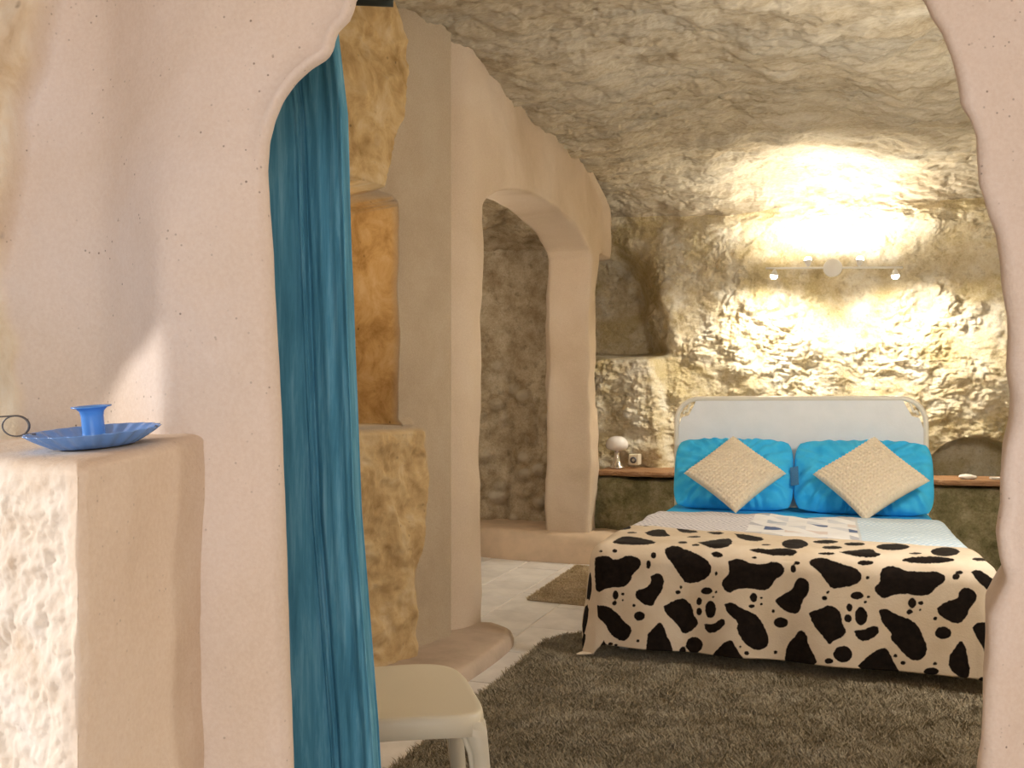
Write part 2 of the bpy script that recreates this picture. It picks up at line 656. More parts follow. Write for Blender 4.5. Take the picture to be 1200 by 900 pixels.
def niche_wall():
    s = np.r_[np.arange(-0.06, 0.453, 0.008), np.linspace(0.456, 0.462, 30), np.arange(0.466, 1.7, 0.009), np.arange(1.7, 2.9, 0.06)]
    z = np.arange(0, 3.12, 0.010)
    S, Z = np.meshgrid(s, z, indexing='ij')
    S, Z = S.ravel(), Z.ravel()
    P = np.stack([S, Z * 0 + 3.3, Z], 1)
    d = 0.022 * fbm(P * 1.5, 3, seed=2) + 0.004 * fbm(P * 8, 3, seed=12)   # + = towards the room
    # tucks in behind the corner of the arch wall
    d = d * sstep(0.03, 0.4, S) - 0.09 * (1 - sstep(-0.03, 0.09, S))
    wob = 0.03 * vnoise(P * 6, 71)
    zz = [2.08, 2.25, 2.40, 2.55, 2.66, 2.78, 2.9]
    ss = [0.62, 0.566, 0.50, 0.475, 0.45, 0.475, 0.58]
    edge = np.interp(Z, zz, ss) + wob * 0.6
    up = sstep(0, 0.035, S - edge) * sstep(2.07, 2.09, Z)
    lowedge = 0.30 + 0.07 * np.sin(Z * 4 + 1) + wob
    low = sstep(0, 0.10, S - lowedge) * (1 - sstep(1.05, 1.07, Z))
    rough = 0.014 * ridged(P * 9, 3, seed=5) + 0.02 * fbm(P * 4, 3, seed=6)
    d += up * (0.07 + 0.7 * rough) + low * (0.05 + rough)
    # niche
    top = 2.078 - 0.05 * np.clip((0.56 - S) / 0.10, 0, 1) ** 2.5 * 0.6
    n_in = np.clip((S - 0.456) / 0.006, 0, 1) * (1 - sstep(1.20, 1.21, S)) * sstep(1.082, 1.092, Z) * (1 - sstep(0, 0.012, Z - top))
    nd = -0.34 + 0.5 * rough
    d = d * (1 - n_in) + nd * n_in
    rockm = np.clip(np.maximum(np.maximum(up, low * 0.85), np.clip(n_in * 8, 0, 1)), 0, 1)
    # little sill lip
    lip = np.exp(-((Z - 1.083) / 0.014) ** 2) * sstep(0.34, 0.40, S)
    d += 0.03 * lip * (1 - n_in)
    XY = P0[None] + S[:, None] * DV[None] - d[:, None] * NV_[None]
    V = np.stack([XY[:, 0], XY[:, 1], Z], 1)
    m = fast_mesh('wall_niche', V, grid_faces(len(s), len(z)))
    at = m.attributes.new('rock', 'FLOAT', 'POINT')
    at.data.foreach_set('value', rockm.astype(np.float32))
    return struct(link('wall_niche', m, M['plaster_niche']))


niche_wall()


def sat(s, dep, z):
    p = P0 + s * DV + dep * NV_
    return (p[0], p[1], z)


# ------------------------------------------------------------------ structure: little room beyond the doorway
def alcove():
    # end wall (faces the viewer) and long side wall, one folded sheet: path in plan
    path = smooth_curve([(-3.05, 3.75), (-3.02, 4.6), (-2.98, 6.0), (-2.93, 6.5), (-2.82, 6.86), (-2.58, 7.02), (-2.2, 7.06), (-1.92, 7.06)], 2)
    path = resample(path, 330)
    z = np.linspace(0, 2.9, 210)
    tang = np.gradient(path, axis=0)
    nrm = np.stack([tang[:, 1], -tang[:, 0]], 1)
    nrm /= np.linalg.norm(nrm, axis=1)[:, None]
    A = np.repeat(path[:, None], len(z), 1).reshape(-1, 2)
    Nn = np.repeat(nrm[:, None], len(z), 1).reshape(-1, 2)
    Z = np.repeat(z[None], len(path), 0).ravel()
    P = np.stack([A[:, 0], A[:, 1], Z], 1)
    lowm = 1 - sstep(1.15, 1.85, Z + 0.2 * vnoise(P * 3, 4))
    w = worley(P * np.array([6, 6, 7]), 3)
    d = 0.04 * fbm(P * 2, 3, seed=1) + lowm * (0.16 * np.clip(0.5 - w, -0.1, 0.5) + 0.015 * fbm(P * 7, 3, seed=7)) + 0.03 * lowm
    # vertical cracks
    cr = np.exp(-((A[:, 0] + 2.49 + 0.03 * np.sin(Z * 7)) / 0.02) ** 2) + np.exp(-((A[:, 0] + 2.27 + 0.04 * np.sin(Z * 5 + 1)) / 0.02) ** 2)
    d -= 0.022 * lowm * cr
    V = np.stack([A[:, 0] + Nn[:, 0] * d, A[:, 1] + Nn[:, 1] * d, Z], 1)
    m = fast_mesh('wall_alcove', V, grid_faces(len(path), len(z)))
    at = m.attributes.new('stone', 'FLOAT', 'POINT')
    at.data.foreach_set('value', (sstep(0.40, 0.22, w) * lowm * (0.4 + 0.6 * sstep(-0.2, 0.4, vnoise(P * 5, 9)))).astype(np.float32))
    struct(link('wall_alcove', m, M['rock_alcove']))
    # its low vault
    xs, ys = np.linspace(-3.2, -1.88, 60), np.linspace(3.5, 7.6, 120)
    X, Y = [a.ravel() for a in np.meshgrid(xs, ys, indexing='ij')]
    P = np.stack([X, Y, X * 0], 1)
    Zc = 2.60 - 0.05 * ((X + 2.5) / 0.6) ** 2 + 0.05 * fbm(P * 3, 3, seed=8) + 0.02 * ridged(P * 7, 3, seed=9) - 0.18 * sstep(5.8, 7.2, Y)
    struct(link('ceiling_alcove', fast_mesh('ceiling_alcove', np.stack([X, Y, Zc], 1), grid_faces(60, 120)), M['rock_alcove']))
    bm = box_bm(-3.2, -1.9, 3.80, 3.98, 0, 2.9, 0.01)
    struct(bm_obj('wall_alcove_near', bm, M['rock_alcove'], smooth=False))


alcove()


# plastered step at the end of the doorway
def mound(name, outline, h, rim, mat, res=0.012, amp=0.012, seed=3):
    """low rounded plaster body over a plan outline."""
    pts = resample(smooth_curve(outline + [outline[0]], 2), 90)[:-1]
    c = pts.mean(0)
    rings = []
    prof = [(1.0, 0.0), (1.0, 0.35), (0.985, 0.7), (0.96, 0.9), (0.91, 1.0), (0.7, 1.02), (0.4, 1.02), (0.0, 1.02)]
    V = []
    for sc, hz in prof:
        for p in pts:
            q = c + (p - c) * sc
            V.append((q[0], q[1], h * hz))
    V = np.array(V)
    nz = 0.5 * amp * fbm(V * 6, 3, seed=seed)
    V[:, 2] = np.where(V[:, 2] > 0.001, V[:, 2] + nz, -0.002)
    n = len(pts)
    F = grid_faces(len(prof), n)
    F = np.concatenate([F, np.array([[a * n + n - 1, (a + 1) * n + n - 1, (a + 1) * n, a * n] for a in range(len(prof) - 1)])])
    return struct(link(name, fast_mesh(name, V, F), mat))


mound('trim_1', [(-2.95, 6.50), (-2.4, 6.42), (-1.9, 6.38), (-1.55, 6.40), (-1.38, 6.52), (-1.36, 6.75), (-1.45, 7.3), (-2.95, 7.4)], 0.215, 0.05, M['step'])
mound('trim_2', [(-1.62, 4.34), (-1.50, 4.27), (-1.43, 4.10), (-1.42, 3.8), (-1.44, 3.4), (-1.52, 2.7), (-1.62, 2.0), (-2.3, 2.0), (-1.95, 3.3), (-1.76, 4.0), (-1.74, 4.32)], 0.065, 0.02, M['kerb'], amp=0.006)

# right wall of the bedroom and the stretch closing it towards the entrance
xs = np.linspace(1.0, 7.7, 260)
zs = np.linspace(0, 3.1, 120)
Yg, Zg = [a.ravel() for a in np.meshgrid(xs, zs, indexing='ij')]
Pg = np.stack([Yg * 0 + 1.7, Yg, Zg], 1)
Xg = 1.72 - 0.10 * fbm(Pg * 1.3, 3, seed=5) - 0.04 * ridged(Pg * 6, 3, seed=8) - 0.25 * sstep(2.2, 3.0, Zg)
struct(link('wall_right', fast_mesh('wall_right', np.stack([Xg, Yg, Zg], 1), grid_faces(260, 120)), M['rock_back']))

# ------------------------------------------------------------------ structure: entrance room and its opening into the bedroom
ZP = 1.35        # distance of the opening's wall ahead of the viewpoint


def o2(px, py, Z=ZP):
    return ((px - 600) / 1050 * Z, EYE + (475 - py) / 1050 * Z)


left_rim = [(352, 1385), (346, 1100), (340, 900), (335, 760), (331, 640), (327, 520), (322, 400), (318, 300), (314, 240), (312, 200), (314, 165),
            (320, 140), (330, 118), (345, 97), (364, 80), (384, 68), (390, 58), (392, 46), (396, 36), (408, 24), (414, 10), (416, 0)]
top_rim = [(416, 0), (450, -45), (560, -110), (720, -140), (900, -120), (1020, -70), (1087, 0)]
right_rim = [(1087, 0), (1094, 18), (1106, 38), (1116, 66), (1123, 100), (1126, 124), (1138, 140), (1146, 160), (1147, 185), (1149, 215), (1158, 245), (1166, 275),
             (1170, 310), (1173, 340), (1179, 375), (1180, 400), (1179, 430), (1184, 462), (1184, 490), (1176, 525), (1173, 560), (1174, 590), (1169, 625),
             (1172, 655), (1178, 680), (1168, 700), (1158, 722), (1158, 760), (1154, 800), (1151, 850), (1150, 900), (1148, 1100), (1150, 1385)]
segs_in = [[o2(*p) for p in left_rim], smooth_curve([o2(*p) for p in top_rim], 2), [o2(*p) for p in right_rim]]
XA, XB, ZT = -1.30, 1.55, 3.0
segs_out = [[(XA, 0), (XA, ZT)], [(XA, ZT), (XB, ZT)], [(XB, ZT), (XB, 0)]]
cn = [230, 110, 230]
inF, outF = concat_segments(segs_in, cn), concat_segments(segs_out, cn)


def placeF(A, D, T):
    X, Zh = A[:, 0], A[:, 1]
    P = np.stack([X, D, Zh], 1)
    amp = 0.012 * fbm(P * 2.0, 3, seed=31) + 0.0022 * fbm(P * 16, 3, seed=33)
    right = sstep(0.4, 0.6, X)
    amp = amp + right * (0.010 * fbm(P * 6, 3, seed=35))
    dep = ZP + D - amp * 1.0
    front = (D < 1e-6)
    # the wall turns away to the left of the ledge, towards the window
    soft = 0.012 + 0.10 * sstep(1.35, 1.75, Zh)
    u = -0.533 - X
    ramp = (np.sqrt(u * u + soft * soft) + u) * 0.5
    u2 = u - 0.15
    turn = 1.0 * (ramp - (np.sqrt(u2 * u2 + 0.03 ** 2) + u2) * 0.5)
    dep = dep + np.where(front, turn, 0)
    # rough natural rock along the far left
    zr = [0.9, 1.16, 1.20, 1.26, 1.34, 1.40, 1.5, 1.57, 1.63, 1.70, 1.78, 2.4, 3.0]
    xr = [-0.85, -0.815, -0.815, -0.825, -0.84, -0.84, -0.83, -0.815, -0.805, -0.79, -0.765, -0.71, -0.66]
    e = np.interp(Zh, zr, xr) + 0.012 * vnoise(P * 20, 3)
    rk = sstep(0.0, 0.02, e - X) * front
    rr = 0.05 + 0.010 * ridged(P * 8, 3, seed=41) + 0.008 * fbm(P * 22, 3, seed=43)
    dep = dep - rk * (rr * (0.12 + 0.88 * sstep(1.32, 1.5, Zh)) - 0.25 * np.clip(e - X, 0, 0.4))
    spl = 1 + np.where(front, 0, 1.08 * np.maximum(D - 0.01, 0) / ZP)
    Zh = np.where(Zh > EYE, EYE + (Zh - EYE) * spl, Zh)
    X = X * spl      # splayed reveal
    x, y, _ = vw(X, dep)
    # front edge of the rim is worn round
    return np.stack([x, y, Zh], 1), rk


rimp = [(-0.006, 0.002), (-0.014, 0.010), (-0.020, 0.025), (-0.022, 0.05)] + [(-0.022, d) for d in (0.08, 0.11, 0.14, 0.17)] + [(-0.014, 0.20), (0.02, 0.215), (0.3, 0.22), (1.0, 0.22)]
# photographed outline is the silhouette of the rim: start the front face a little outside it
tangF = np.gradient(inF, axis=0)
nrmF = np.stack([tangF[:, 1], -tangF[:, 0]], 1)
nrmF /= np.linalg.norm(nrmF, axis=1)[:, None]
opening_wall('wall_front', inF - nrmF * 0.020, outF, 130, [(-o, d) for o, d in rimp], placeF, M['plaster_front'])


def slab(name, cX, cZ, sx, sz, z0, z1, mat):
    bm = box_bm(-sx / 2, sx / 2, -sz / 2, sz / 2, z0, z1)
    return struct(bm_obj(name, bm, mat, smooth=False, loc=vw(cX, cZ), rot=(0, 0, YAW)))


M['entry'] = plaster('plaster_entry', (0.66, 0.50, 0.38), (0.74, 0.60, 0.48), (0.78, 0.68, 0.58), 0.2)
slab('floor_entrance', 0.1, -0.2, 3.4, 3.6, -0.08, 0.0, M['grout'])
slab('ceiling_entrance', 0.1, -0.35, 3.6, 3.6, 2.7, 2.8, M['entry'])
slab('wall_entrance_right', 1.6, -0.3, 0.2, 3.5, 0.0, 2.75, M['entry'])


# unseen window, outline shaped to throw the sun patch above the ledge; (distance ahead, height)
wi = [[(0.62, 0.0), (0.62, 1.25)], smooth_curve([(0.62, 1.25), (0.64, 1.45), (0.95, 1.60), (1.20, 1.53), (1.37, 1.39), (1.46, 1.32), (1.515, 1.23), (1.525, 1.14)], 2), [(1.525, 1.14), (1.53, 0.0)]]
wo = [[(-1.95, 0.0), (-1.95, 3.0)], [(-1.95, 3.0), (3.25, 3.0)], [(3.25, 3.0), (3.25, 0.0)]]
inW, outW = concat_segments(wi, [40, 60, 40]), concat_segments(wo, [40, 60, 40])


def placeW(A, D, T):
    x, y, _ = vw(-1.02 - D, A[:, 0])
    return np.stack([x, y, A[:, 1]], 1), None


opening_wall('wall_entrance_left', inW, outW, 12, [(0.0, 0.05), (0.0, 0.12), (-0.3, 0.13)], placeW, M['entry'])
slab('wall_entrance_parapet', -1.08, 1.04, 0.12, 0.9, 0.0, 0.70, M['entry'])


# ------------------------------------------------------------------ rock ledge carrying the candle holder
def ledge():
    # plan outline (right, ahead), corner nearest the viewpoint first
    fa = [(-0.512, 1.055), (-0.585, 1.098), (-0.657, 1.150), (-0.80, 1.24), (-0.99, 1.345)]
    fb = [(-0.506, 1.07), (-0.492, 1.15), (-0.480, 1.24), (-0.470, 1.32), (-0.466, 1.40)]
    line = resample(fa[::-1] + fb, 320)
    zt = 1.101
    hs = np.r_[np.linspace(0, 0.5, 30), np.linspace(0.504, 1, 170)]
    V, R = [], []
    dirs = np.gradient(line, axis=0)
    nn = np.stack([-dirs[:, 1], dirs[:, 0]], 1)
    nn /= np.linalg.norm(nn, axis=1)[:, None]   # points inwards (away from viewpoint)
    # side faces
    for h in hs:
        V.append(np.stack([line[:, 0], line[:, 1], np.full(len(line), h * zt)], 1))
    # rounded shoulder then the top
    inset = [0.003, 0.008, 0.015, 0.026, 0.045, 0.075, 0.11, 0.15, 0.2, 0.26]
    dz = [0.004, 0.0075, 0.010, 0.0115, 0.012, 0.012, 0.012, 0.012, 0.012, 0.012]
    tgt = np.array([-0.72, 1.47])
    for i, d in zip(inset, dz):
        q = line + (tgt - line) * (i / 0.26)
        V.append(np.stack([q[:, 0], q[:, 1], np.full(len(line), zt + d)], 1))
    V = np.stack(V, 0)
    nrow = V.shape[0]
    W = V.reshape(-1, 3).copy()
    X, Z, H = W[:, 0], W[:, 1], W[:, 2]
    P = np.stack([X, Z, H], 1)
    arcn = np.tile(np.linspace(0, 1, len(line)), nrow)
    corner = np.argmin(np.linalg.norm(line - np.array(fa[0]), axis=1)) / len(line)
    rk = 1 - sstep(corner - 0.02, corner + 0.045, arcn + 0.03 * vnoise(P * 9, 3))
    topm = sstep(1.06, 1.11, H)
    amp = rk * (0.007 * fbm(P * 12, 3, 0.55, seed=4) + 0.0035 * fbm(P * 45, 3, 0.7, seed=6) - 0.012 * np.clip(vnoise(P * 17, 12) - 0.45, 0, 1)) + (1 - rk) * 0.004 * fbm(P * 7, 3, seed=5)
    amp = amp * (1 - 0.85 * topm)
    NN = np.tile(nn, (nrow, 1))
    W[:, 0] -= NN[:, 0] * amp
    W[:, 1] -= NN[:, 1] * amp
    # top falls a little towards the viewpoint and the window
    slope = 0.085 * (Z - 1.24) + 0.055 * (X + 0.575)
    W[:, 2] += slope * sstep(0.9, 1.1, H)
    x, y, _ = vw(W[:, 0], W[:, 1])
    m = fast_mesh('stone_ledge', np.stack([x, y, W[:, 2]], 1), grid_faces(nrow, len(line)))
    at = m.attributes.new('rock', 'FLOAT', 'POINT')
    at.data.foreach_set('value', (rk * (1 - 0.3 * topm)).astype(np.float32))
    o = link('stone_ledge', m, M['ledge'])
    return tag(o, 'waist-high plastered stone ledge with rough sunlit side under the blue candle holder', 'ledge')


ledge()

# ------------------------------------------------------------------ blue enamel candle holder
M['enamel'] = plain('blue_enamel', (0.17, 0.36, 0.80), 0.22, spec=0.6, var=0.12, vscale=30)
M['enamel_tube'] = plain('sky_enamel', (0.10, 0.33, 0.86), 0.25, spec=0.6)
M['wire'] = plain('grey_wire', (0.16, 0.16, 0.17), 0.4, metal=0.7)


def candle_holder():
    X0, Z0 = -0.577, 1.24
    base = Vector(vw(X0, Z0, 1.1145))
    root = empty('candle_holder', base, YAW)
    root.rotation_euler = (math.radians(4.9), math.radians(-3.2), YAW)
    tag(root, 'sky blue enamel candle holder with fluted dish and wire handle on the stone ledge', 'candle holder')
    prof = [(0.0, 0.004), (0.020, 0.004), (0.045, 0.004), (0.056, 0.006), (0.068, 0.012), (0.078, 0.018), (0.0845, 0.0215), (0.086, 0.022),
            (0.0845, 0.0205), (0.077, 0.015), (0.066, 0.008), (0.054, 0.001), (0.045, 0.0), (0.0, 0.0)]
    w = np.array([0, 0, 0.0, 0.015, 0.03, 0.035, 0.03, 0.03, 0.03, 0.035, 0.03, 0.015, 0, 0])
    link('dish', lathe_mesh('dish', prof, 192, (22, w)), M['enamel'], root)
    tube = [(0.0185, 0.004), (0.0158, 0.009), (0.0146, 0.020), (0.0146, 0.041), (0.016, 0.048), (0.0205, 0.0525), (0.0260, 0.0535), (0.0260, 0.0550), (0.020, 0.0545),
            (0.0138, 0.050), (0.0125, 0.041), (0.0125, 0.012), (0.0, 0.012)]
    link('candle_cup', lathe_mesh('candle_cup', tube, 48), M['enamel_tube'], root)
    # wire loop and finger wire on the left
    pts = [(-0.080, 0.0, 0.0205), (-0.087, -0.001, 0.021)]
    for a in np.linspace(-0.85, 2.5 * PI, 48):
        pts.append((-0.106 + 0.0185 * math.cos(a), -0.002 + 0.0004 * a, 0.033 + 0.0142 * math.sin(a)))
    for k in range(1, 10):
        pts.append((-0.106 - 0.011 * k, 0.001, 0.0472 - 0.0001 * k))
    link('wire_handle', tube_mesh('wire_handle', [(p[0], p[1], p[2]) for p in pts], 0.0011, 8), M['wire'], root)
    link('rim_chip', lathe_mesh('rim_chip', [(0, 0), (0.0022, 0.0006), (0.0024, 0.002), (0, 0.0032)], 10), M['wire'], root, loc=(0.0865, 0, 0.0205))


candle_holder()

# ------------------------------------------------------------------ curtain and rod
mc = NT('teal_curtain').rough(0.85).spec(0.2)
sep = mc.n('ShaderNodeMapping')
sep.inputs['Scale'].default_value = (60, 60, 4)
mc.l(mc.tc, sep.inputs[0])
st = mc.noise(1.0, 5, 0.65, 0.3, sep.outputs[0])
mc.color(mc.ramp(st, [(0.28, (0.045, 0.18, 0.28)), (0.5, (0.085, 0.29, 0.43)), (0.72, (0.19, 0.44, 0.59))]))
mc.bump(st, 0.5, 0.006)
M['curtain'] = mc.mat
M['rod'] = plain('dark_green_iron', (0.012, 0.018, 0.012), 0.5, spec=0.4)


def curtain():
    nz, nu = 200, 260
    z = np.linspace(0.03, 1.93, nz)
    V = []
    for k in range(nz):
        f = (1.93 - z[k]) / 1.9            # 0 at top
        xr = np.interp(EYE + 0.0 - z[k], [-0.70, -0.55, -0.1, 0.2, 0.6, 1.14], [-0.327, -0.309, -0.296, -0.284, -0.252, -0.22])
        xl = xr - 0.26
        u = np.linspace(0, 1, nu)
        # main folds: (position from the right edge 0..1, depth)
        X = xr + (xl - xr) * u
        v1 = 0.30 + 0.02 * np.sin(z[k] * 2) + 0.05 * f - 0.02
        D = 0.030 * np.cos(np.clip(u / v1, 0, 2) * PI)            # broad front fold, then a valley
        D += 0.018 * np.cos((u - v1) * 18 + 0.7 * f) * sstep(v1, v1 + 0.2, u)
        D += 0.004 * np.cos(u * 46 + 3 * math.sin(z[k] * 1.3)) + 0.0025 * np.cos(u * 95 + 2 * math.sin(z[k] * 2.1))
        D *= (0.7 + 0.5 * f)
        # hem edge turns back
        D -= 0.035 * (1 - sstep(0.0, 0.06, u))
        V.append(np.stack([X + 0.010 * np.sin(u * 18), 1.675 - D, np.full(nu, z[k])], 1))
    V = np.stack(V, 0).reshape(-1, 3)
    V[:, 1] += 0.0025 * vnoise(V * np.array([60, 60, 9]), 3)
    x, y, _ = vw(V[:, 0], V[:, 1])
    m = fast_mesh('curtain', np.stack([x, y, V[:, 2]], 1), grid_faces(nz, nu))
    o = link('curtain', m, M['curtain'])
    sol = o.modifiers.new('cloth', 'SOLIDIFY')
    sol.thickness = 0.002
    tag(o, 'long teal blue crinkled curtain gathered at the side of the opening', 'curtain')
    pts = [vw(-0.86 + 0.063 * k, 1.675 + 0.006 * k, 1.957) for k in range(11)]
    r = tube_mesh('curtain_rod', pts, 0.015, 12)
    tag(link('curtain_rod', r, M['rod']), 'dark green iron curtain rod under the rock ceiling', 'curtain rod')


curtain()

# ------------------------------------------------------------------ white plastic chair
M['chair'] = plain('ivory_plastic', (0.66, 0.60, 0.47), 0.42, spec=0.4)


def chair():
    # local axes: +x is the chair's front, origin under the seat centre
    c = vw(-0.318, 2.26)
    root = empty('plastic_chair', (c[0], c[1], 0.0), YAW + math.radians(13))
    tag(root, 'ivory moulded plastic chair standing behind the teal curtain', 'chair')
    ST = 0.452
    # seat: rounded-trapezoid shell, dished, with a turned-down skirt
    n = 120
    th = np.linspace(0, 2 * PI, n, endpoint=False)

    def outline(sc):
        e = 2 / 5.0
        x = 0.225 * np.sign(np.cos(th)) * np.abs(np.cos(th)) ** e
        y = 0.215 * np.sign(np.sin(th)) * np.abs(np.sin(th)) ** e
        y = y * (1 + 0.06 * x / 0.225)
        return x * sc, y * sc

    rings = []
    for sc, dz in [(0.0, -0.014), (0.3, -0.013), (0.6, -0.010), (0.8, -0.006), (0.92, -0.002), (0.97, 0.0), (1.0, -0.006), (1.01, -0.02), (1.01, -0.050), (0.985, -0.052), (0.97, -0.02), (0.6, -0.022), (0.0, -0.024)]:
        x, y = outline(sc)
        wf = -0.014 * np.clip((x / 0.225), 0, 1) ** 3 * (1 if sc > 0.3 else 0)
        rings.append(np.stack([x, y, np.full(n, ST + dz) + wf], 1))
    V = np.concatenate(rings)
    F = grid_faces(len(rings), n)
    F = np.concatenate([F, np.array([[a * n + n - 1, (a + 1) * n + n - 1, (a + 1) * n, a * n] for a in range(len(rings) - 1)])])
    link('seat', fast_mesh('seat', V, F), M['chair'], root)
    for sx in (1, -1):
        for sy in (1, -1):
            # flat tapered leg, flaring into the skirt
            pts, rad = [], []
            V = []
            for z, hw, hd in [(0.425, 0.055, 0.020), (0.405, 0.040, 0.020), (0.385, 0.029, 0.020), (0.35, 0.024, 0.019), (0.2, 0.021, 0.017), (0.0, 0.017, 0.015)]:
                out = 0.035 * (0.43 - z) / 0.43
                ox = sx * (0.216 - hw) + sx * out
                oy = sy * (0.198 - hd) * (1 + 0.06 * sx) + sy * out * 0.5
                for a, b in ((-1, -1), (1, -1), (1, 1), (-1, 1)):
                    V.append((ox + a * hw, oy + b * hd, z))
            F = [(i * 4 + k, i * 4 + (k + 1) % 4, i * 4 + 4 + (k + 1) % 4, i * 4 + 4 + k) for i in range(5) for k in range(4)] + [(3, 2, 1, 0), (20, 21, 22, 23)]
            bm = bmesh.new()
            vs = [bm.verts.new(v) for v in V]
            for f in F:
                bm.faces.new([vs[i] for i in f])
            bmesh.ops.bevel(bm, geom=[e for e in bm.edges if abs((e.verts[0].co - e.verts[1].co).z) > 0.01], offset=0.012, segments=4, affect='EDGES')
            bm_obj('leg', bm, M['chair'], root)
    # backrest, hidden by the curtain from the doorway
    nz_, ny_ = 30, 30
    Vb = []
    for side in (0, 1):
        for i in range(nz_):
            t = i / (nz_ - 1)
            for j in range(ny_):
                s = j / (ny_ - 1) * 2 - 1
                hw = 0.195 * (1 - 0.25 * max(0, t - 0.7) ** 2 * 8)
                Vb.append((-0.205 - 0.09 * t - 0.02 * t * t + 0.03 * s * s - side * 0.014, s * hw, ST - 0.02 + 0.38 * t))
    Fb = np.concatenate([grid_faces(nz_, ny_), grid_faces(nz_, ny_, flip=True) + nz_ * ny_])
    rim = [i * ny_ for i in range(nz_)] + [(nz_ - 1) * ny_ + j for j in range(1, ny_)] + [i * ny_ + ny_ - 1 for i in range(nz_ - 2, -1, -1)] + [j for j in range(ny_ - 2, 0, -1)]
    Fr = np.array([[rim[k], rim[(k + 1) % len(rim)], rim[(k + 1) % len(rim)] + nz_ * ny_, rim[k] + nz_ * ny_] for k in range(len(rim))])
    link('backrest', fast_mesh('backrest', Vb, np.concatenate([Fb, Fr])), M['chair'], root)


chair()


# ------------------------------------------------------------------ rugs with real pile
def pile_mesh(name, inside, x0, x1, y0, y1, n, h, lean, w, seed=1):
    r = np.random.default_rng(seed)
    x = r.uniform(x0, x1, n)
    y = r.uniform(y0, y1, n)
    k = inside(x, y)
    x, y = x[k], y[k]
    n = len(x)
    P = np.stack([x, y, x * 0], 1)
    hh = h * (0.65 + 0.5 * r.random(n)) * (1 + 0.30 * vnoise(P * 16, 2))
    a = r.uniform(0, 2 * PI, n)
    la = 2 * PI * vnoise(P * 9, 4) + r.normal(0, 1.6, n)
    lx, ly = np.cos(la) * lean * hh, np.sin(la) * lean * hh
    wx, wy = np.cos(a) * w, np.sin(a) * w
    z0 = 0.004
    A = np.stack([x - wx, y - wy, np.full(n, z0)], 1)
    B = np.stack([x + wx, y + wy, np.full(n, z0)], 1)
    Cc = np.stack([x + wx * .8 + lx * .45, y + wy * .8 + ly * .45, z0 + hh * .65], 1)
    D = np.stack([x - wx * .8 + lx * .45, y - wy * .8 + ly * .45, z0 + hh * .65], 1)
    E = np.stack([x + lx, y + ly, z0 + hh], 1)
    V = np.concatenate([A, B, Cc, D, E])
    i = np.arange(n)
    F = np.concatenate([np.stack([i, i + n, i + 2 * n], 1), np.stack([i, i + 2 * n, i + 3 * n], 1), np.stack([i + 3 * n, i + 2 * n, i + 4 * n], 1)])
    return fast_mesh(name, V, F, smooth=False)


def rug(name, label, inside, outline, box, n, h, lean, w, mat, base_mat, seed):
    root = empty(name, (0, 0, 0))
    tag(root, label, 'rug')
    bm = bmesh.new()
    lo = [bm.verts.new((p[0], p[1], 0.0012)) for p in outline]
    hi = [bm.verts.new((p[0], p[1], 0.006)) for p in outline]
    bm.faces.new(lo)
    bm.faces.new(hi)
    for k in range(len(lo)):
        bm.faces.new((lo[k], lo[(k + 1) % len(lo)], hi[(k + 1) % len(lo)], hi[k]))
    bm_obj('backing', bm, base_mat, root, smooth=False)
    p = link('pile', pile_mesh('pile', inside, *box, n, h, lean, w, seed), mat, root)
    p['kind'] = 'stuff'


def shag(name, c0, c1, c2):
    m = NT(name).rough(0.9).spec(0.15)
    a = m.noise(5, 5, 0.6, 0.4)
    col = m.ramp(a, [(0.3, c0), (0.5, c1), (0.7, c2)])
    b = m.noise(120, 2, 0.5)
    m.color(m.mix(0.5, col, m.ramp(b, [(0.35, (0.2, 0.2, 0.2)), (0.65, (0.8, 0.8, 0.8))]), 'OVERLAY'))
    return m.mat


M['shag'] = shag('brown_shag', (0.29, 0.245, 0.165), (0.36, 0.31, 0.22), (0.43, 0.38, 0.29))
M['shag_base'] = plain('brown_backing', (0.08, 0.06, 0.035), 0.9)
M['mat'] = shag('beige_shag', (0.50, 0.38, 0.22), (0.62, 0.50, 0.33), (0.72, 0.60, 0.43))
M['mat_base'] = plain('beige_backing', (0.42, 0.32, 0.2), 0.9)


def poly_inside(poly):
    poly = np.array(poly)

    def f(x, y):
        c = np.zeros(len(x), bool)
        for k in range(len(poly)):
            (xa, ya), (xb, yb) = poly[k], poly[k - 1]
            t = ((ya > y) != (yb > y)) & (x < (xb - xa) * (y - ya) / (yb - ya + 1e-12) + xa)
            c ^= t
        return c
    return f


RUG = [(-1.31, 1.85), (-0.4, 1.85), (1.15, 2.35), (1.15, 4.62), (-1.02, 4.60), (-1.16, 4.46), (-1.26, 4.32), (-1.31, 4.22)]
rug('shag_rug', 'large dark brown shag rug at the foot of the bed', poly_inside(RUG), RUG, (-1.31, 1.15, 1.75, 4.62), 330000, 0.026, 0.75, 0.0022, M['shag'], M['shag_base'], 3)
MAT = [(-1.70, 5.10), (-1.02, 5.02), (-0.98, 6.20), (-1.72, 6.28)]
rug('bedside_mat', 'small beige loop-pile mat on the tiles beside the bed', poly_inside(MAT), MAT, (-1.75, -0.95, 5.0, 6.3), 60000, 0.016, 0.8, 0.0022, M['mat'], M['mat_base'], 4)

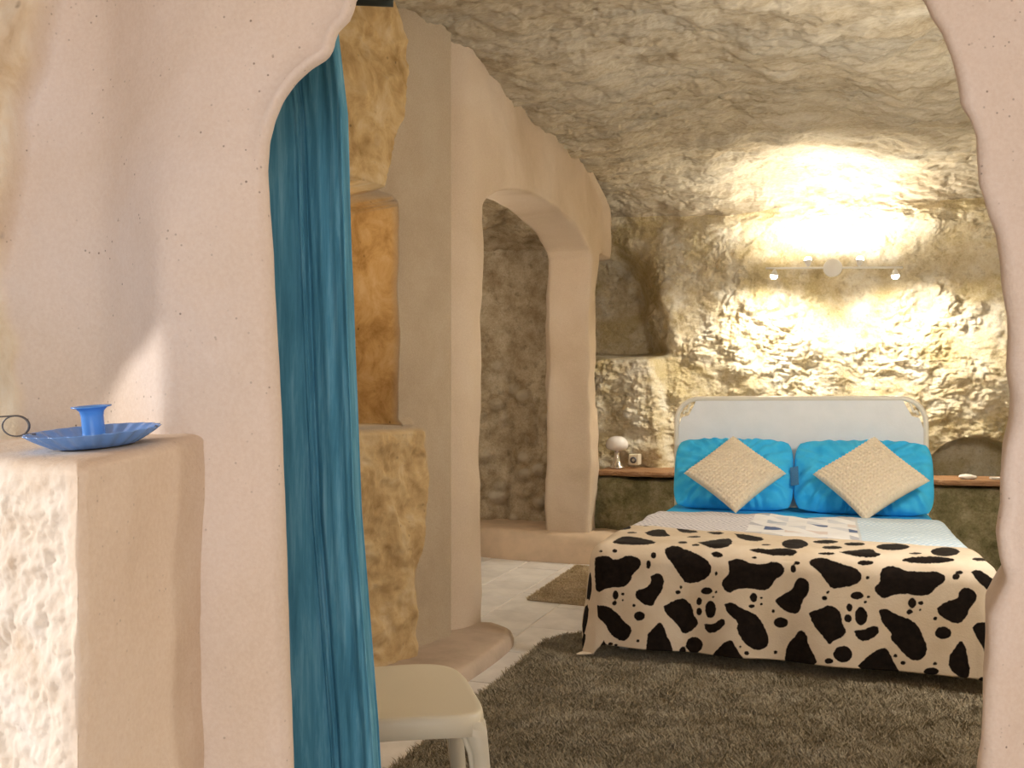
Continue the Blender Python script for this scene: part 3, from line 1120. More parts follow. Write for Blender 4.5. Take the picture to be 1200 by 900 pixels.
# ------------------------------------------------------------------ bed
BX, HBY, FTY = -0.195, 6.14, 4.06         # bed centre line, headboard, foot
BW = 0.775
M['bed_white'] = plain('white_bed_tube', (0.82, 0.79, 0.70), 0.35, spec=0.5)
mp = NT('white_woven_panel').rough(0.6).spec(0.3)
mp.color(mp.ramp(mp.noise(6, 5, 0.6), [(0.3, (0.80, 0.84, 0.89)), (0.7, (0.87, 0.90, 0.95))]))
mp.bump(mp.noise(90, 3, 0.6), 0.25, 0.004)
M['panel'] = mp.mat
mw = NT('turquoise_cotton').rough(0.8).spec(0.2)
mw.color(mw.ramp(mw.noise(9, 4, 0.6), [(0.3, (0.04, 0.50, 0.96)), (0.7, (0.08, 0.60, 1.0))]))
mw.bump(mw.noise(16, 5, 0.6, 1.0), 0.35, 0.012)
M['turq'] = mw.mat


def bed():
    root = empty('double_bed', (BX, (HBY + FTY) / 2, 0.0))
    tag(root, 'double bed with a white padded headboard in a rounded tube frame', 'bed')
    oy = (HBY + FTY) / 2
    hy = HBY - oy
    # tube hoop of the headboard
    r = 0.15
    top = 1.215
    pts = [(-BW, hy, 0.0), (-BW, hy, 0.5), (-BW, hy, top - r)]
    pts += [(-BW + r - r * math.cos(a), hy, top - r + r * math.sin(a)) for a in np.linspace(0, PI / 2, 12)[1:]]
    pts += [(x, hy, top) for x in np.linspace(-BW + r, BW - r, 8)[1:-1]]
    pts += [(BW - r + r * math.sin(a), hy, top - r + r * math.cos(a)) for a in np.linspace(0, PI / 2, 12)]
    pts += [(BW, hy, 0.5), (BW, hy, 0.0)]
    link('headboard_frame', tube_mesh('headboard_frame', resample(pts, 120), 0.0165, 14), M['bed_white'], root)
    # panel with notched upper corners
    out = [(-BW + 0.012, 0.50), (BW - 0.012, 0.50), (BW - 0.012, top - 0.20), (BW - 0.035, top - 0.125), (BW - 0.085, top - 0.115), (BW - 0.115, top - 0.06), (BW - 0.13, top - 0.012),
           (-BW + 0.13, top - 0.012), (-BW + 0.115, top - 0.06), (-BW + 0.085, top - 0.115), (-BW + 0.035, top - 0.125), (-BW + 0.012, top - 0.20)]
    bm = bmesh.new()
    a = [bm.verts.new((x, hy - 0.012, z)) for x, z in out]
    b = [bm.verts.new((x, hy + 0.012, z)) for x, z in out]
    bm.faces.new(a)
    bm.faces.new(b)
    for k in range(len(a)):
        bm.faces.new((a[k], a[(k + 1) % len(a)], b[(k + 1) % len(a)], b[k]))
    bmesh.ops.bevel(bm, geom=bm.edges[:], offset=0.004, segments=2, affect='EDGES')
    bm_obj('headboard_panel', bm, M['panel'], root, smooth=False)
    # little scroll stays in the corner gaps
    for s in (-1, 1):
        c = [(s * (BW - 0.045 - 0.05 * t), hy, top - 0.045 - 0.06 * (1 - t) + 0.012 * math.sin(t * 9)) for t in np.linspace(0, 1, 12)]
        link('scroll', tube_mesh('scroll', c, 0.007, 8), M['bed_white'], root)
    # base and legs
    fy = FTY - oy
    bm_obj('side_rail', box_bm(-BW + 0.02, -BW + 0.06, fy + 0.05, hy, 0.22, 0.30, 0.005), M['bed_white'], root, smooth=False)
    bm_obj('side_rail', box_bm(BW - 0.06, BW - 0.02, fy + 0.05, hy, 0.22, 0.30, 0.005), M['bed_white'], root, smooth=False)
    bm_obj('foot_rail', box_bm(-BW + 0.02, BW - 0.02, fy + 0.05, fy + 0.09, 0.22, 0.30, 0.005), M['bed_white'], root, smooth=False)
    for s in (-1, 1):
        link('leg', tube_mesh('leg', [(s * (BW - 0.06), fy + 0.12, 0.0), (s * (BW - 0.06), fy + 0.12, 0.15), (s * (BW - 0.06), fy + 0.12, 0.24)], 0.022, 12), M['bed_white'], root)
    bm_obj('mattress', box_bm(-BW + 0.01, BW - 0.01, fy + 0.02, hy - 0.02, 0.29, 0.495, 0.06, 5), M['panel'], root)


bed()
TOP = 0.53


def drape(name, x0, x1, y_back, y_front, hang_front, hang_side, top, res, mat, seed, R=0.05, fold=0.012, back_slope=0.0, color=None, side_flare=0.03, thick=0.006, wav=0.004):
    """cloth over the bed block: flat top between x0..x1 and y_front..y_back, hanging over the sides and the foot."""
    hs = hang_side
    us = np.arange(x0 - hs, x1 + hs + 1e-6, res)
    depth = y_back - y_front
    vs = np.arange(-hang_front, depth + 1e-6, res)
    Uu, Vv = np.meshgrid(us, vs, indexing='ij')
    u, v = Uu.ravel(), Vv.ravel()
    # skew the back edge
    fr = (u - x0) / (x1 - x0)
    v = np.where(v > 0, v * (1 + back_slope * (fr - 0.5)), v)
    ex = np.where(u < x0, u - x0, np.where(u > x1, u - x1, 0.0))
    ey = np.where(v < 0, -v, 0.0)
    e = np.hypot(ex, ey)
    cx = np.clip(u, x0, x1)
    cy = y_front + np.maximum(v, 0)
    dx = np.where(e > 1e-9, ex / np.maximum(e, 1e-9), 0)
    dy = np.where(e > 1e-9, -ey / np.maximum(e, 1e-9), 0)
    # rounded shoulder
    q = np.minimum(e, R * PI / 2)
    out = R * np.sin(q / R)
    down = R * (1 - np.cos(q / R)) + np.maximum(e - R * PI / 2, 0)
    hangf = np.clip(down / 0.45, 0, 1.5)
    per = np.where(ey > 0, u, cy * 1.0 + 3 * np.sign(ex))
    P3 = np.stack([per * 3.0, down * 1.2, per * 0], 1)
    fl = fold * hangf * (np.sin(per * 13 + 1.3 * np.sin(per * 4 + seed)) + 0.6 * vnoise(P3 * 1.6, seed))
    out = out + side_flare * hangf + fl
    x = cx + dx * out
    y = cy + dy * out
    Pt = np.stack([u * 5, v * 5, u * 0], 1)
    z = top - down + wav * fbm(Pt, 3, seed=seed) * (e < R)
    low = np.maximum(0.034 - z, 0)          # the longest corners fold out on the rug
    x, y, z = x + dx * low * 0.5, y + dy * low * 0.5, np.maximum(z, 0.034)
    V = np.stack([x, y, z], 1)
    m = fast_mesh(name, V, grid_faces(len(us), len(vs)))
    o = link(name, m, mat)
    sol = o.modifiers.new('cloth', 'SOLIDIFY')
    sol.thickness = thick
    sol.offset = 1.0
    return o, m, u, v


# turquoise sheet over the mattress
sheet, _, _, _ = drape('fitted_sheet', BX - BW + 0.03, BX + BW - 0.03, HBY - 0.03, FTY + 0.07, 0.16, 0.16, 0.503, 0.02, M['turq'], 3, R=0.05, fold=0.003, side_flare=0.012, thick=0.002, wav=0.003)
tag(sheet, 'bright turquoise sheet covering the mattress under the pillows', 'sheet')

# quilt: dotted left field, triangle patchwork band, pale blue dotted right field
mq = NT('patchwork_quilt').rough(0.85).spec(0.15)
qa = mq.attr('Col').outputs['Color']
mq.color(qa)
mq.bump(mq.noise(70, 3, 0.6), 0.3, 0.004)
M['quilt'] = mq.mat
quilt, qm, qu, qv = drape('quilt', BX - BW + 0.01, BX + BW - 0.01, 5.50, 4.22, 0.0, 0.26, 0.517, 0.006, M['quilt'], 5, R=0.05, fold=0.008, side_flare=0.02, thick=0.006, wav=0.010)


def quilt_colors(m, u, v):
    yq = 4.22 + v
    n = len(u)
    c = np.zeros((n, 4), np.float32)
    c[:, 3] = 1
    base_l = np.array([0.74, 0.72, 0.76])
    base_r = np.array([0.55, 0.70, 0.84])
    c[:, :3] = base_l
    rgt = u > 0.15
    c[rgt, :3] = base_r
    s = 0.030
    row = np.floor(yq / s)
    du = ((u + 0.5 * s * (row % 2)) / s) % 1 - 0.5
    dv = (yq / s) % 1 - 0.5
    dots = np.hypot(du, dv) < 0.27
    c[dots & ~rgt, :3] = (0.44, 0.43, 0.50)
    c[dots & rgt, :3] = (0.80, 0.88, 0.95)
    band = (u > -0.40) & (u < 0.15)
    t, tv = 0.105, 0.125
    iu, iv = np.floor(u / t).astype(int), np.floor(yq / tv).astype(int)
    fu, fv = (u / t) % 1, (yq / tv) % 1
    tri = ((fu + fv) > 1).astype(int) ^ ((iu + iv) & 1)
    pal = np.array([[0.80, 0.80, 0.82], [0.50, 0.51, 0.58], [0.70, 0.62, 0.60], [0.66, 0.68, 0.74], [0.45, 0.50, 0.60], [0.82, 0.82, 0.84], [0.64, 0.64, 0.66]])
    idx = (_hash(iu, iv, tri, 9) * 6.99).astype(int)
    pc = pal[idx]
    lightm = tri == 1
    pc = np.where(lightm[:, None], np.array([0.84, 0.84, 0.86]), pc)
    navy = (_hash(iu, iv, iu * 0, 31) > 0.95) & (tri == 0)
    pc = np.where(navy[:, None], np.array([0.10, 0.15, 0.30]), pc)
    c[band, :3] = pc[band]
    seam = np.abs(u - 0.15) < 0.006
    c[seam, :3] = (0.62, 0.66, 0.70)
    at = m.color_attributes.new('Col', 'FLOAT_COLOR', 'POINT')
    at.data.foreach_set('color', c.ravel())


quilt_colors(qm, qu, qv)
tag(quilt, 'pale patchwork quilt with dotted fields and a band of triangles', 'quilt')

# cow print throw
mk_ = NT('cow_print').rough(0.9).spec(0.12)
sp = mk_.attr('spot').outputs['Fac']
wob = mk_.math('MULTIPLY', mk_.math('SUBTRACT', mk_.noise(60, 3, 0.6), 0.5), 0.010)
msk = mk_.ramp(mk_.math('ADD', mk_.math('MULTIPLY', mk_.math('ADD', sp, wob), 60.0), 0.5), [(0.40, G(0)), (0.60, G(1))])
cream = mk_.ramp(mk_.noise(5, 4, 0.6), [(0.3, (0.62, 0.50, 0.36)), (0.7, (0.74, 0.64, 0.52))])
blk = mk_.ramp(mk_.noise(40, 3, 0.6), [(0.3, (0.006, 0.004, 0.003)), (0.7, (0.016, 0.010, 0.007))])
mk_.color(mk_.mix(msk, cream, blk))
mk_.b.inputs['Sheen Weight'].default_value = 0.03
mk_.bump(mk_.noise(130, 3, 0.6), 0.35, 0.004)
M['cow'] = mk_.mat

CX0, CX1, CYF, CHG = BX - BW + 0.02, BX + BW - 0.02, 4.10, 0.50
CTOP = 0.535
cow, cowm, cu, cv = drape('cow_throw', CX0, CX1, CYF + 0.42, CYF, CHG, 0.40, CTOP, 0.0055, M['cow'], 8, R=0.085, fold=0.014, back_slope=-0.55, side_flare=0.045, thick=0.008, wav=0.006)


def seen_at(m):
    """where each cloth point falls in the photograph (used to transfer the traced print onto the cloth)."""
    co = np.empty(len(m.vertices) * 3, np.float32)
    m.vertices.foreach_get('co', co)
    co = co.reshape(-1, 3)
    X = CS * co[:, 0] + SN * co[:, 1]
    Z = -SN * co[:, 0] + CS * co[:, 1]
    return 600 + 1050 * X / Z, 475 - 1050 * (co[:, 2] - EYE) / Z, Z


def ell(cx, cy, a, b=None, n=12):
    b = a if b is None else b
    return [(cx + a * math.cos(k * 2 * PI / n), cy + b * math.sin(k * 2 * PI / n)) for k in range(n)]


A_front = [
    [(165, 360), (215, 345), (265, 375), (330, 345), (390, 365), (395, 400), (350, 440), (340, 480), (300, 510), (230, 505), (170, 540), (165, 450)],
    [(510, 320), (560, 300), (620, 325), (680, 345), (745, 390), (745, 440), (700, 475), (620, 490), (590, 450), (550, 390), (515, 350)],
    [(440, 450), (480, 432), (510, 460), (500, 520), (470, 560), (450, 605), (400, 590), (362, 550), (370, 520), (420, 510), (445, 480)],
    [(830, 380), (880, 362), (940, 390), (1000, 395), (1060, 378), (1110, 400), (1110, 440), (1060, 470), (1040, 510), (1000, 525), (940, 510), (870, 515), (830, 540), (797, 500), (800, 470), (835, 440)],
    [(505, 600), (560, 570), (610, 558), (650, 600), (655, 640), (685, 680), (660, 715), (605, 745), (580, 700), (540, 660), (508, 625)],
    [(165, 595), (230, 600), (280, 640), (310, 680), (350, 710), (335, 760), (300, 780), (240, 745), (215, 690), (170, 650)],
    [(810, 590), (850, 580), (900, 615), (970, 640), (1010, 700), (1035, 770), (1020, 810), (970, 825), (910, 790), (870, 720), (880, 680), (830, 640)],
    [(425, 740), (460, 705), (485, 675), (510, 710), (520, 750), (545, 790), (555, 870), (470, 890), (415, 860), (420, 800)],
    [(740, 860), (800, 790), (845, 765), (865, 800), (880, 830), (910, 870), (900, 900), (760, 900)],
    [(712, 690), (760, 690), (790, 665), (815, 665), (815, 700), (750, 743), (715, 720)],
    [(160, 860), (205, 765), (215, 790), (250, 815), (210, 850)],
]
A_small = [(695 + 28, 524, 30, 18), (685, 577, 14, 20), (685, 627, 14, 20), (742, 617, 28, 45), (660, 795, 45, 42), (600, 820, 18, 18), (265, 545, 15, 25), (260, 585, 12, 12), (302, 540, 10, 8),
           (303, 570, 6, 6), (385, 650, 28, 25), (358, 597, 8, 8), (430, 392, 12, 22), (455, 350, 14, 15), (578, 530, 14, 11), (592, 505, 8, 9), (770, 437, 8, 12), (770, 530, 6, 6), (755, 555, 7, 7),
           (955, 557, 18, 25), (995, 558, 9, 7), (995, 590, 7, 6), (945, 600, 16, 10), (1095, 685, 35, 25), (1057, 625, 8, 8), (1155, 415, 14, 18), (1175, 388, 15, 8), (240, 790, 12, 8), (268, 797, 10, 8),
           (377, 775, 9, 8), (890, 805, 8, 7), (920, 835, 12, 10), (1065, 832, 9, 8), (105, 515, 30, 60), (125, 385, 22, 25), (135, 585, 18, 22), (130, 640, 14, 18), (135, 720, 38, 55), (260, 328, 14, 9), (192, 328, 9, 6), (70, 440, 10, 10)]
B_front = [
    [(35, 410), (80, 380), (120, 360), (130, 315), (165, 303), (195, 330), (190, 380), (160, 420), (150, 470), (120, 480), (70, 455), (35, 425)],
    [(190, 235), (230, 217), (280, 225), (340, 245), (410, 265), (440, 290), (435, 320), (400, 345), (330, 355), (300, 360), (275, 330), (240, 280), (200, 255)],
    [(525, 290), (545, 258), (600, 258), (650, 280), (720, 283), (790, 280), (830, 300), (830, 325), (790, 350), (760, 385), (720, 395), (640, 380), (580, 390), (540, 408), (505, 380), (497, 350), (525, 330)],
    [(790, 450), (830, 420), (890, 405), (895, 365), (930, 350), (970, 370), (980, 410), (950, 440), (930, 490), (900, 523), (850, 515), (800, 480)],
    [(192, 470), (240, 455), (290, 432), (330, 455), (345, 490), (345, 520), (370, 555), (350, 585), (310, 600), (290, 625), (265, 590), (225, 545), (200, 500)],
    [(515, 460), (550, 448), (590, 475), (650, 495), (700, 525), (720, 570), (748, 630), (735, 680), (690, 700), (640, 670), (600, 620), (570, 590), (580, 565), (540, 530)],
    [(80, 690), (90, 620), (130, 580), (150, 548), (185, 570), (190, 620), (215, 660), (235, 715), (150, 740), (85, 730)],
    [(420, 720), (480, 660), (545, 628), (570, 660), (590, 710), (625, 760), (500, 790)],
    [(850, 670), (880, 630), (905, 597), (925, 630), (935, 680), (948, 740), (935, 785), (890, 770), (845, 730)],
    [(955, 540), (990, 512), (1025, 520), (1040, 570), (1050, 640), (1045, 710), (1025, 715), (1015, 650), (985, 600)],
    [(950, 285), (980, 270), (1030, 300), (1070, 340), (1105, 370), (1080, 405), (1050, 400), (1020, 360), (980, 325)],
    [(400, 555), (450, 550), (490, 530), (520, 540), (515, 575), (450, 610), (415, 590)],
]
B_small = [(417, 391, 32, 19), (380, 447, 15, 20), (375, 497, 18, 20), (435, 487, 30, 45), (350, 665, 45, 40), (285, 698, 20, 14), (265, 403, 14, 11), (282, 375, 8, 8), (467, 308, 9, 9), (470, 397, 8, 7),
           (455, 422, 8, 7), (675, 425, 20, 25), (715, 425, 14, 10), (713, 457, 7, 6), (662, 467, 16, 12), (820, 565, 40, 30), (782, 498, 10, 8), (120, 268, 12, 16), (137, 242, 13, 8), (60, 515, 34, 25),
           (25, 463, 9, 8), (36, 655, 10, 8), (597, 672, 9, 8), (633, 705, 13, 10), (783, 708, 11, 8), (765, 745, 36, 18), (880, 305, 18, 14), (895, 287, 18, 9), (1003, 790, 16, 18)]
A_top = [
    [(245, 290), (290, 260), (340, 257), (470, 285), (450, 300), (340, 303), (260, 295)],
    [(410, 240), (450, 225), (510, 222), (520, 245), (545, 255), (500, 262), (430, 258)],
    [(560, 212), (600, 220), (690, 235), (640, 243), (590, 240)],
    [(675, 290), (740, 280), (820, 268), (850, 275), (845, 305), (780, 322), (720, 310)],
    [(860, 245), (930, 250), (1015, 270), (990, 285), (930, 282), (880, 268)],
    [(930, 325), (990, 318), (1060, 330), (1170, 345), (1150, 357), (1080, 350), (990, 345)],
    [(1095, 290), (1160, 275), (1200, 285), (1240, 300), (1200, 320), (1130, 310)],
    [(740, 340), (780, 332), (810, 350), (790, 362), (755, 358)],
    [(250, 205), (310, 195), (345, 210), (330, 225), (270, 225)],
    [(720, 238), (770, 235), (820, 243), (770, 252)], [(620, 262), (660, 255), (700, 262), (650, 268)], [(390, 200), (420, 197), (440, 205), (410, 210)],
    ell(600, 290, 25, 6), ell(960, 362, 15, 5), ell(345, 240, 25, 4), ell(1020, 302, 25, 4), ell(665, 303, 20, 5)]
B_top = [ell(60, 195, 80, 17), ell(125, 158, 62, 24), ell(270, 148, 60, 9), ell(405, 158, 50, 8), ell(300, 175, 48, 8),
         [(330, 195), (430, 185), (490, 180), (505, 200), (540, 205), (490, 222), (400, 215)], ell(457, 243, 38, 11), ell(585, 172, 80, 16), ell(830, 195, 70, 22), ell(750, 232, 125, 16),
         ell(690, 203, 30, 5), ell(275, 202, 40, 6), ell(1000, 230, 45, 8)]


def cow_spots(m, u, v):
    field = np.full(len(u), -0.05)
    polys = []
    a = lambda p: (660 + p[0] * 280 / 1200, 570 + p[1] * 280 / 1200)
    b = lambda p: (900 + p[0] * 0.25, 600 + p[1] * 0.25)
    PX, PY, PZ = seen_at(m)
    traced = [[a(p) for p in q] for q in A_front + A_top] + [[a(p) for p in ell(*q)] for q in A_small]
    traced += [[b(p) for p in q] for q in B_front + B_top] + [[b(p) for p in ell(*q)] for q in B_small]
    polys = [(np.array(q), True) for q in traced]
    # the print repeats round the sides
    for k in range(26):
        cx = CX0 - 0.20 - 0.2 * random.random() if k % 2 else CX1 + 0.20 + 0.2 * random.random()
        cy = random.uniform(-0.35, 0.40)
        rr = random.uniform(0.02, 0.07)
        polys.append((np.array([(cx + rr * (0.8 + 0.35 * random.random()) * math.cos(t), cy + rr * (0.8 + 0.35 * random.random()) * math.sin(t)) for t in np.linspace(0, 2 * PI, 11)[:-1]]), False))
    front_part = (u > CX0 - 0.13) & (u < CX1 + 0.13)
    for poly, tr in polys:
        p = np.array(smooth_curve(list(poly) + [poly[0]], 1))
        cu_, cv_ = (PX, PY) if tr else (u, v)
        mg = 8.0 if tr else 0.03
        lo, hi = p.min(0) - mg, p.max(0) + mg
        k = np.where((cu_ > lo[0]) & (cu_ < hi[0]) & (cv_ > lo[1]) & (cv_ < hi[1]) & (front_part == tr))[0]
        if not len(k):
            continue
        x, y = cu_[k], cv_[k]
        d = np.full(len(k), 900.0)
        ins = np.zeros(len(k), bool)
        for i in range(len(p)):
            (xa, ya), (xb, yb) = p[i], p[i - 1]
            ex, ey = xb - xa, yb - ya
            t = np.clip(((x - xa) * ex + (y - ya) * ey) / (ex * ex + ey * ey + 1e-12), 0, 1)
            d = np.minimum(d, np.hypot(x - xa - t * ex, y - ya - t * ey))
            ins ^= ((ya > y) != (yb > y)) & (x < (xb - xa) * (y - ya) / (yb - ya + 1e-12) + xa)
        sd = np.where(ins, d, -d) * (PZ[k] / 1050 if tr else 1.0)
        field[k] = np.maximum(field[k], sd)
    at = m.attributes.new('spot', 'FLOAT', 'POINT')
    at.data.foreach_set('value', field.astype(np.float32))


cow_spots(cowm, cu, cv)
tag(cow, 'plush throw with black cow spots on cream spread over the foot of the bed', 'blanket')


# ------------------------------------------------------------------ pillows and cushions
def cushion_mesh(name, w, h, t, nu=70, nv=60, pw=2.6, wrinkle=0.0, waffle=None, pinch=0.05, seed=1, rnd=0.0):
    a = np.linspace(-1, 1, nu)
    b = np.linspace(-1, 1, nv)
    A, B = [q.ravel() for q in np.meshgrid(a, b, indexing='ij')]
    prof = np.clip((1 - np.abs(A) ** pw), 0, 1) ** 0.55 * np.clip((1 - np.abs(B) ** pw), 0, 1) ** 0.55
    x = A * w / 2 * (1 - pinch * (1 - np.abs(B) ** 2) * np.abs(A) ** 3)
    y = B * h / 2 * (1 - pinch * (1 - np.abs(A) ** 2) * np.abs(B) ** 3)
    x = x * (1 - rnd * np.abs(B) ** 4 * np.abs(A) ** 2)
    y = y * (1 - rnd * np.abs(A) ** 4 * np.abs(B) ** 2)
    P = np.stack([x * 9, y * 9, x * 0], 1)
    z = prof * t / 2
    if wrinkle:
        z = z + wrinkle * fbm(P, 3, seed=seed) * np.clip(prof * 2, 0, 1)
        edge = np.clip(1 - prof, 0, 1)
        z = z + wrinkle * 0.9 * np.sin(np.arctan2(y, x) * 26 + 3 * vnoise(P, 4)) * edge * prof * 2
    z2 = z.copy()
    if waffle:
        k, amp = waffle
        z2 = z + amp * np.abs(np.sin(k * PI * (A + 1) / 2)) * np.abs(np.sin(k * PI * (B + 1) / 2)) * np.clip(prof * 6, 0, 1)
    top = np.stack([x, y, z2 + 0.002], 1)
    bot = np.stack([x, y, -z - 0.002], 1)
    F = np.concatenate([grid_faces(nu, nv), grid_faces(nu, nv, flip=True) + nu * nv])
    rim = [i * nv for i in range(nu)] + [(nu - 1) * nv + j for j in range(1, nv)] + [i * nv + nv - 1 for i in range(nu - 2, -1, -1)] + [j for j in range(nv - 2, 0, -1)]
    N = nu * nv
    Fr = np.array([[rim[k], rim[(k + 1) % len(rim)], rim[(k + 1) % len(rim)] + N, rim[k] + N] for k in range(len(rim))])
    return fast_mesh(name, np.concatenate([top, bot]), np.concatenate([F, Fr[:, ::-1]]))


M['cream_knit'] = plain('cream_waffle', (0.78, 0.69, 0.55), 0.9, spec=0.1, bump=0.2, bscale=150)
mn = NT('navy_label').rough(0.7)
mn.color(mn.ramp(mn.n('ShaderNodeTexWave', i_Scale=22.0).outputs['Fac'], [(0.45, (0.03, 0.14, 0.32)), (0.6, (0.10, 0.28, 0.50))]))
M['navy'] = mn.mat


def flat_frame(o, centre, lean, spin=0.0, yaw=0.0):
    """stand a cushion (its own face is +z) against the headboard: lean back from upright by `lean`."""
    R = Matrix.Rotation(yaw, 4, 'Z') @ Matrix.Rotation(PI / 2 - lean, 4, 'X') @ Matrix.Rotation(spin, 4, 'Z')
    o.matrix_world = Matrix.Translation(Vector(centre)) @ R


lo_pillow = []
for k, (cx, w, yw) in enumerate(((-0.575, 0.745, 0.03), (0.20, 0.80, -0.02))):
    root = empty('pillow')
    link('cover', cushion_mesh('cover', w, 0.485, 0.25, 120, 90, 2.6, wrinkle=0.024, seed=3 + k, rnd=0.09, pinch=0.0), M['turq'], root)
    flat_frame(root, (cx, 5.915, 0.728), math.radians(27), 0.0, yw)
    if k == 0:
        tag(root, 'turquoise pillow on the headboard side with the mushroom lamp', 'pillow', 'turquoise pillows against the headboard')
    else:
        tag(root, 'turquoise pillow on the headboard side with the arched niche', 'pillow', 'turquoise pillows against the headboard')
        lb = box_bm(-0.026, 0.026, -0.062, 0.062, -0.002, 0.002, 0.001, 1)
        bm_obj('label_tab', lb, M['navy'], root, smooth=False, loc=(-0.392, -0.04, 0.085), rot=(0, math.radians(-22), 0.05))['label'] = 'navy striped fabric tab'
for k, (cx, cy, cz, sz, sp_) in enumerate(((-0.545, 5.70, 0.748, 0.435, 0.02), (0.235, 5.68, 0.745, 0.455, -0.03))):
    root = empty('cushion')
    link('cover', cushion_mesh('cover', sz, sz, 0.115, 172, 172, 4.0, waffle=(19, 0.012), pinch=0.06), M['cream_knit'], root)
    flat_frame(root, (cx, cy, cz), math.radians(44), PI / 4 + sp_, 0.10 if k == 0 else -0.12)
    tag(root, 'cream waffle-knit cushion set on its point, leaning on the %s' % ('pillow nearer the mushroom lamp' if k == 0 else 'pillow with the navy tab'), 'cushion', 'cream diamond-set cushions')

# ------------------------------------------------------------------ stone bench with wooden slabs behind the bed
BF = 6.72


def bench():
    # front face + top as one folded sheet
    x = np.linspace(-1.95, 1.75, 300)
    prof = resample([(BF, 0.0), (BF, 0.56), (BF + 0.015, 0.605), (BF + 0.06, 0.62), (7.45, 0.625)], 110)
    X = np.repeat(x[:, None], len(prof), 1).ravel()
    Y = np.repeat(prof[None, :, 0], len(x), 0).ravel()
    Z = np.repeat(prof[None, :, 1], len(x), 0).ravel()
    P = np.stack([X, Y, Z], 1)
    d = 0.03 * fbm(P * 2.5, 3, seed=1) + 0.014 * ridged(P * 8, 3, seed=2)
    topm = sstep(0.55, 0.62, Z)
    Y = Y - d * (1 - topm)
    Z = Z + 0.3 * d * topm - 0.004 * topm
    m = fast_mesh('stone_bench', np.stack([X, Y, Z], 1), grid_faces(len(x), len(prof)))
    tag(link('stone_bench', m, M['rock_bench']), 'dark mossy stone bench along the rock wall behind the headboard', 'bench')


bench()
mwood = NT('old_wood').rough(0.6).spec(0.3)
mapn = mwood.n('ShaderNodeMapping')
mapn.inputs['Scale'].default_value = (2, 30, 30)
mwood.l(mwood.tc, mapn.inputs[0])
g = mwood.noise(2.0, 6, 0.6, 0.8, mapn.outputs[0])
mwood.color(mwood.ramp(g, [(0.3, (0.16, 0.075, 0.03)), (0.5, (0.34, 0.18, 0.085)), (0.7, (0.48, 0.28, 0.15))]))
mwood.bump(g, 0.4, 0.006)
M['wood'] = mwood.mat


def wood_slab(x0, x1, y0, y1, z, th, label, seed):
    nx, ny = 60, 24
    a = np.linspace(0, 1, nx)
    b = np.linspace(0, 1, ny)
    A, B = [q.ravel() for q in np.meshgrid(a, b, indexing='ij')]
    wob = 0.03 * fbm(np.stack([A * 4, A * 0, A * 0 + seed], 1), 3, seed=seed)
    X = x0 + (x1 - x0) * A
    Y = y0 + wob * (1 - B) + (y1 - y0) * B
    P = np.stack([X * 6, Y * 6, X * 0], 1)
    n = 0.004 * fbm(P, 3, seed=seed)
    topv = np.stack([X, Y, z + th + n], 1)
    botv = np.stack([X, Y + 0.01 * (1 - B), np.full(len(X), z)], 1)
    F = np.concatenate([grid_faces(nx, ny), grid_faces(nx, ny, flip=True) + nx * ny])
    rim = [i * ny for i in range(nx)] + [(nx - 1) * ny + j for j in range(1, ny)] + [i * ny + ny - 1 for i in range(nx - 2, -1, -1)] + [j for j in range(ny - 2, 0, -1)]
    N = nx * ny
    Fr = np.array([[rim[k], rim[k] + N, rim[(k + 1) % len(rim)] + N, rim[(k + 1) % len(rim)]] for k in range(len(rim))])
    o = link('wooden_slab', fast_mesh('wooden_slab', np.concatenate([topv, botv]), np.concatenate([F, Fr])), M['wood'])
    return tag(o, label, 'shelf')


wood_slab(-1.68, -0.96, 6.70, 7.22, 0.632, 0.036, 'rough brown wooden slab on the stone bench under the mushroom lamp', 2)
wood_slab(0.62, 1.45, 6.66, 7.10, 0.632, 0.034, 'reddish wooden slab on the stone bench below the arched niche', 5)

# small white objects on the right slab
M['white_stone'] = plain('white_stone', (0.80, 0.76, 0.70), 0.7, var=0.1)


def pebble(name, loc, sx, sy, sz, label, cat, seed):
    bm = bmesh.new()
    bmesh.ops.create_icosphere(bm, subdivisions=3, radius=1)
    V = np.array([v.co[:] for v in bm.verts])
    d = 1 + 0.18 * fbm(V * 1.7 + seed, 3, seed=seed)
    for v, k in zip(bm.verts, d):
        v.co = Vector((v.co.x * sx * k, v.co.y * sy * k, max(v.co.z, -0.75) * sz * k))
    o = bm_obj(name, bm, M['white_stone'], loc=loc)
    return tag(o, label, cat)


pebble('pebble', (0.90, 6.78, 0.683), 0.055, 0.035, 0.020, 'flat pale pebble on the reddish wooden slab', 'pebble', 3)
fo = bm_obj('folded_paper', box_bm(-0.045, 0.045, -0.03, 0.03, 0, 0.012, 0.002), M['white_stone'], smooth=False, loc=(1.085, 6.80, 0.672), rot=(0, 0, 0.1))
tag(fo, 'small folded white paper at the end of the reddish slab', 'paper')

# ------------------------------------------------------------------ mushroom lamp and socket
M['opal'] = plain('opal_glass', (0.85, 0.81, 0.78), 0.25, spec=0.5)
M['chrome'] = plain('chrome', (0.80, 0.78, 0.76), 0.12, metal=1.0)
M['cream_plastic'] = plain('cream_plastic', (0.76, 0.70, 0.56), 0.5)


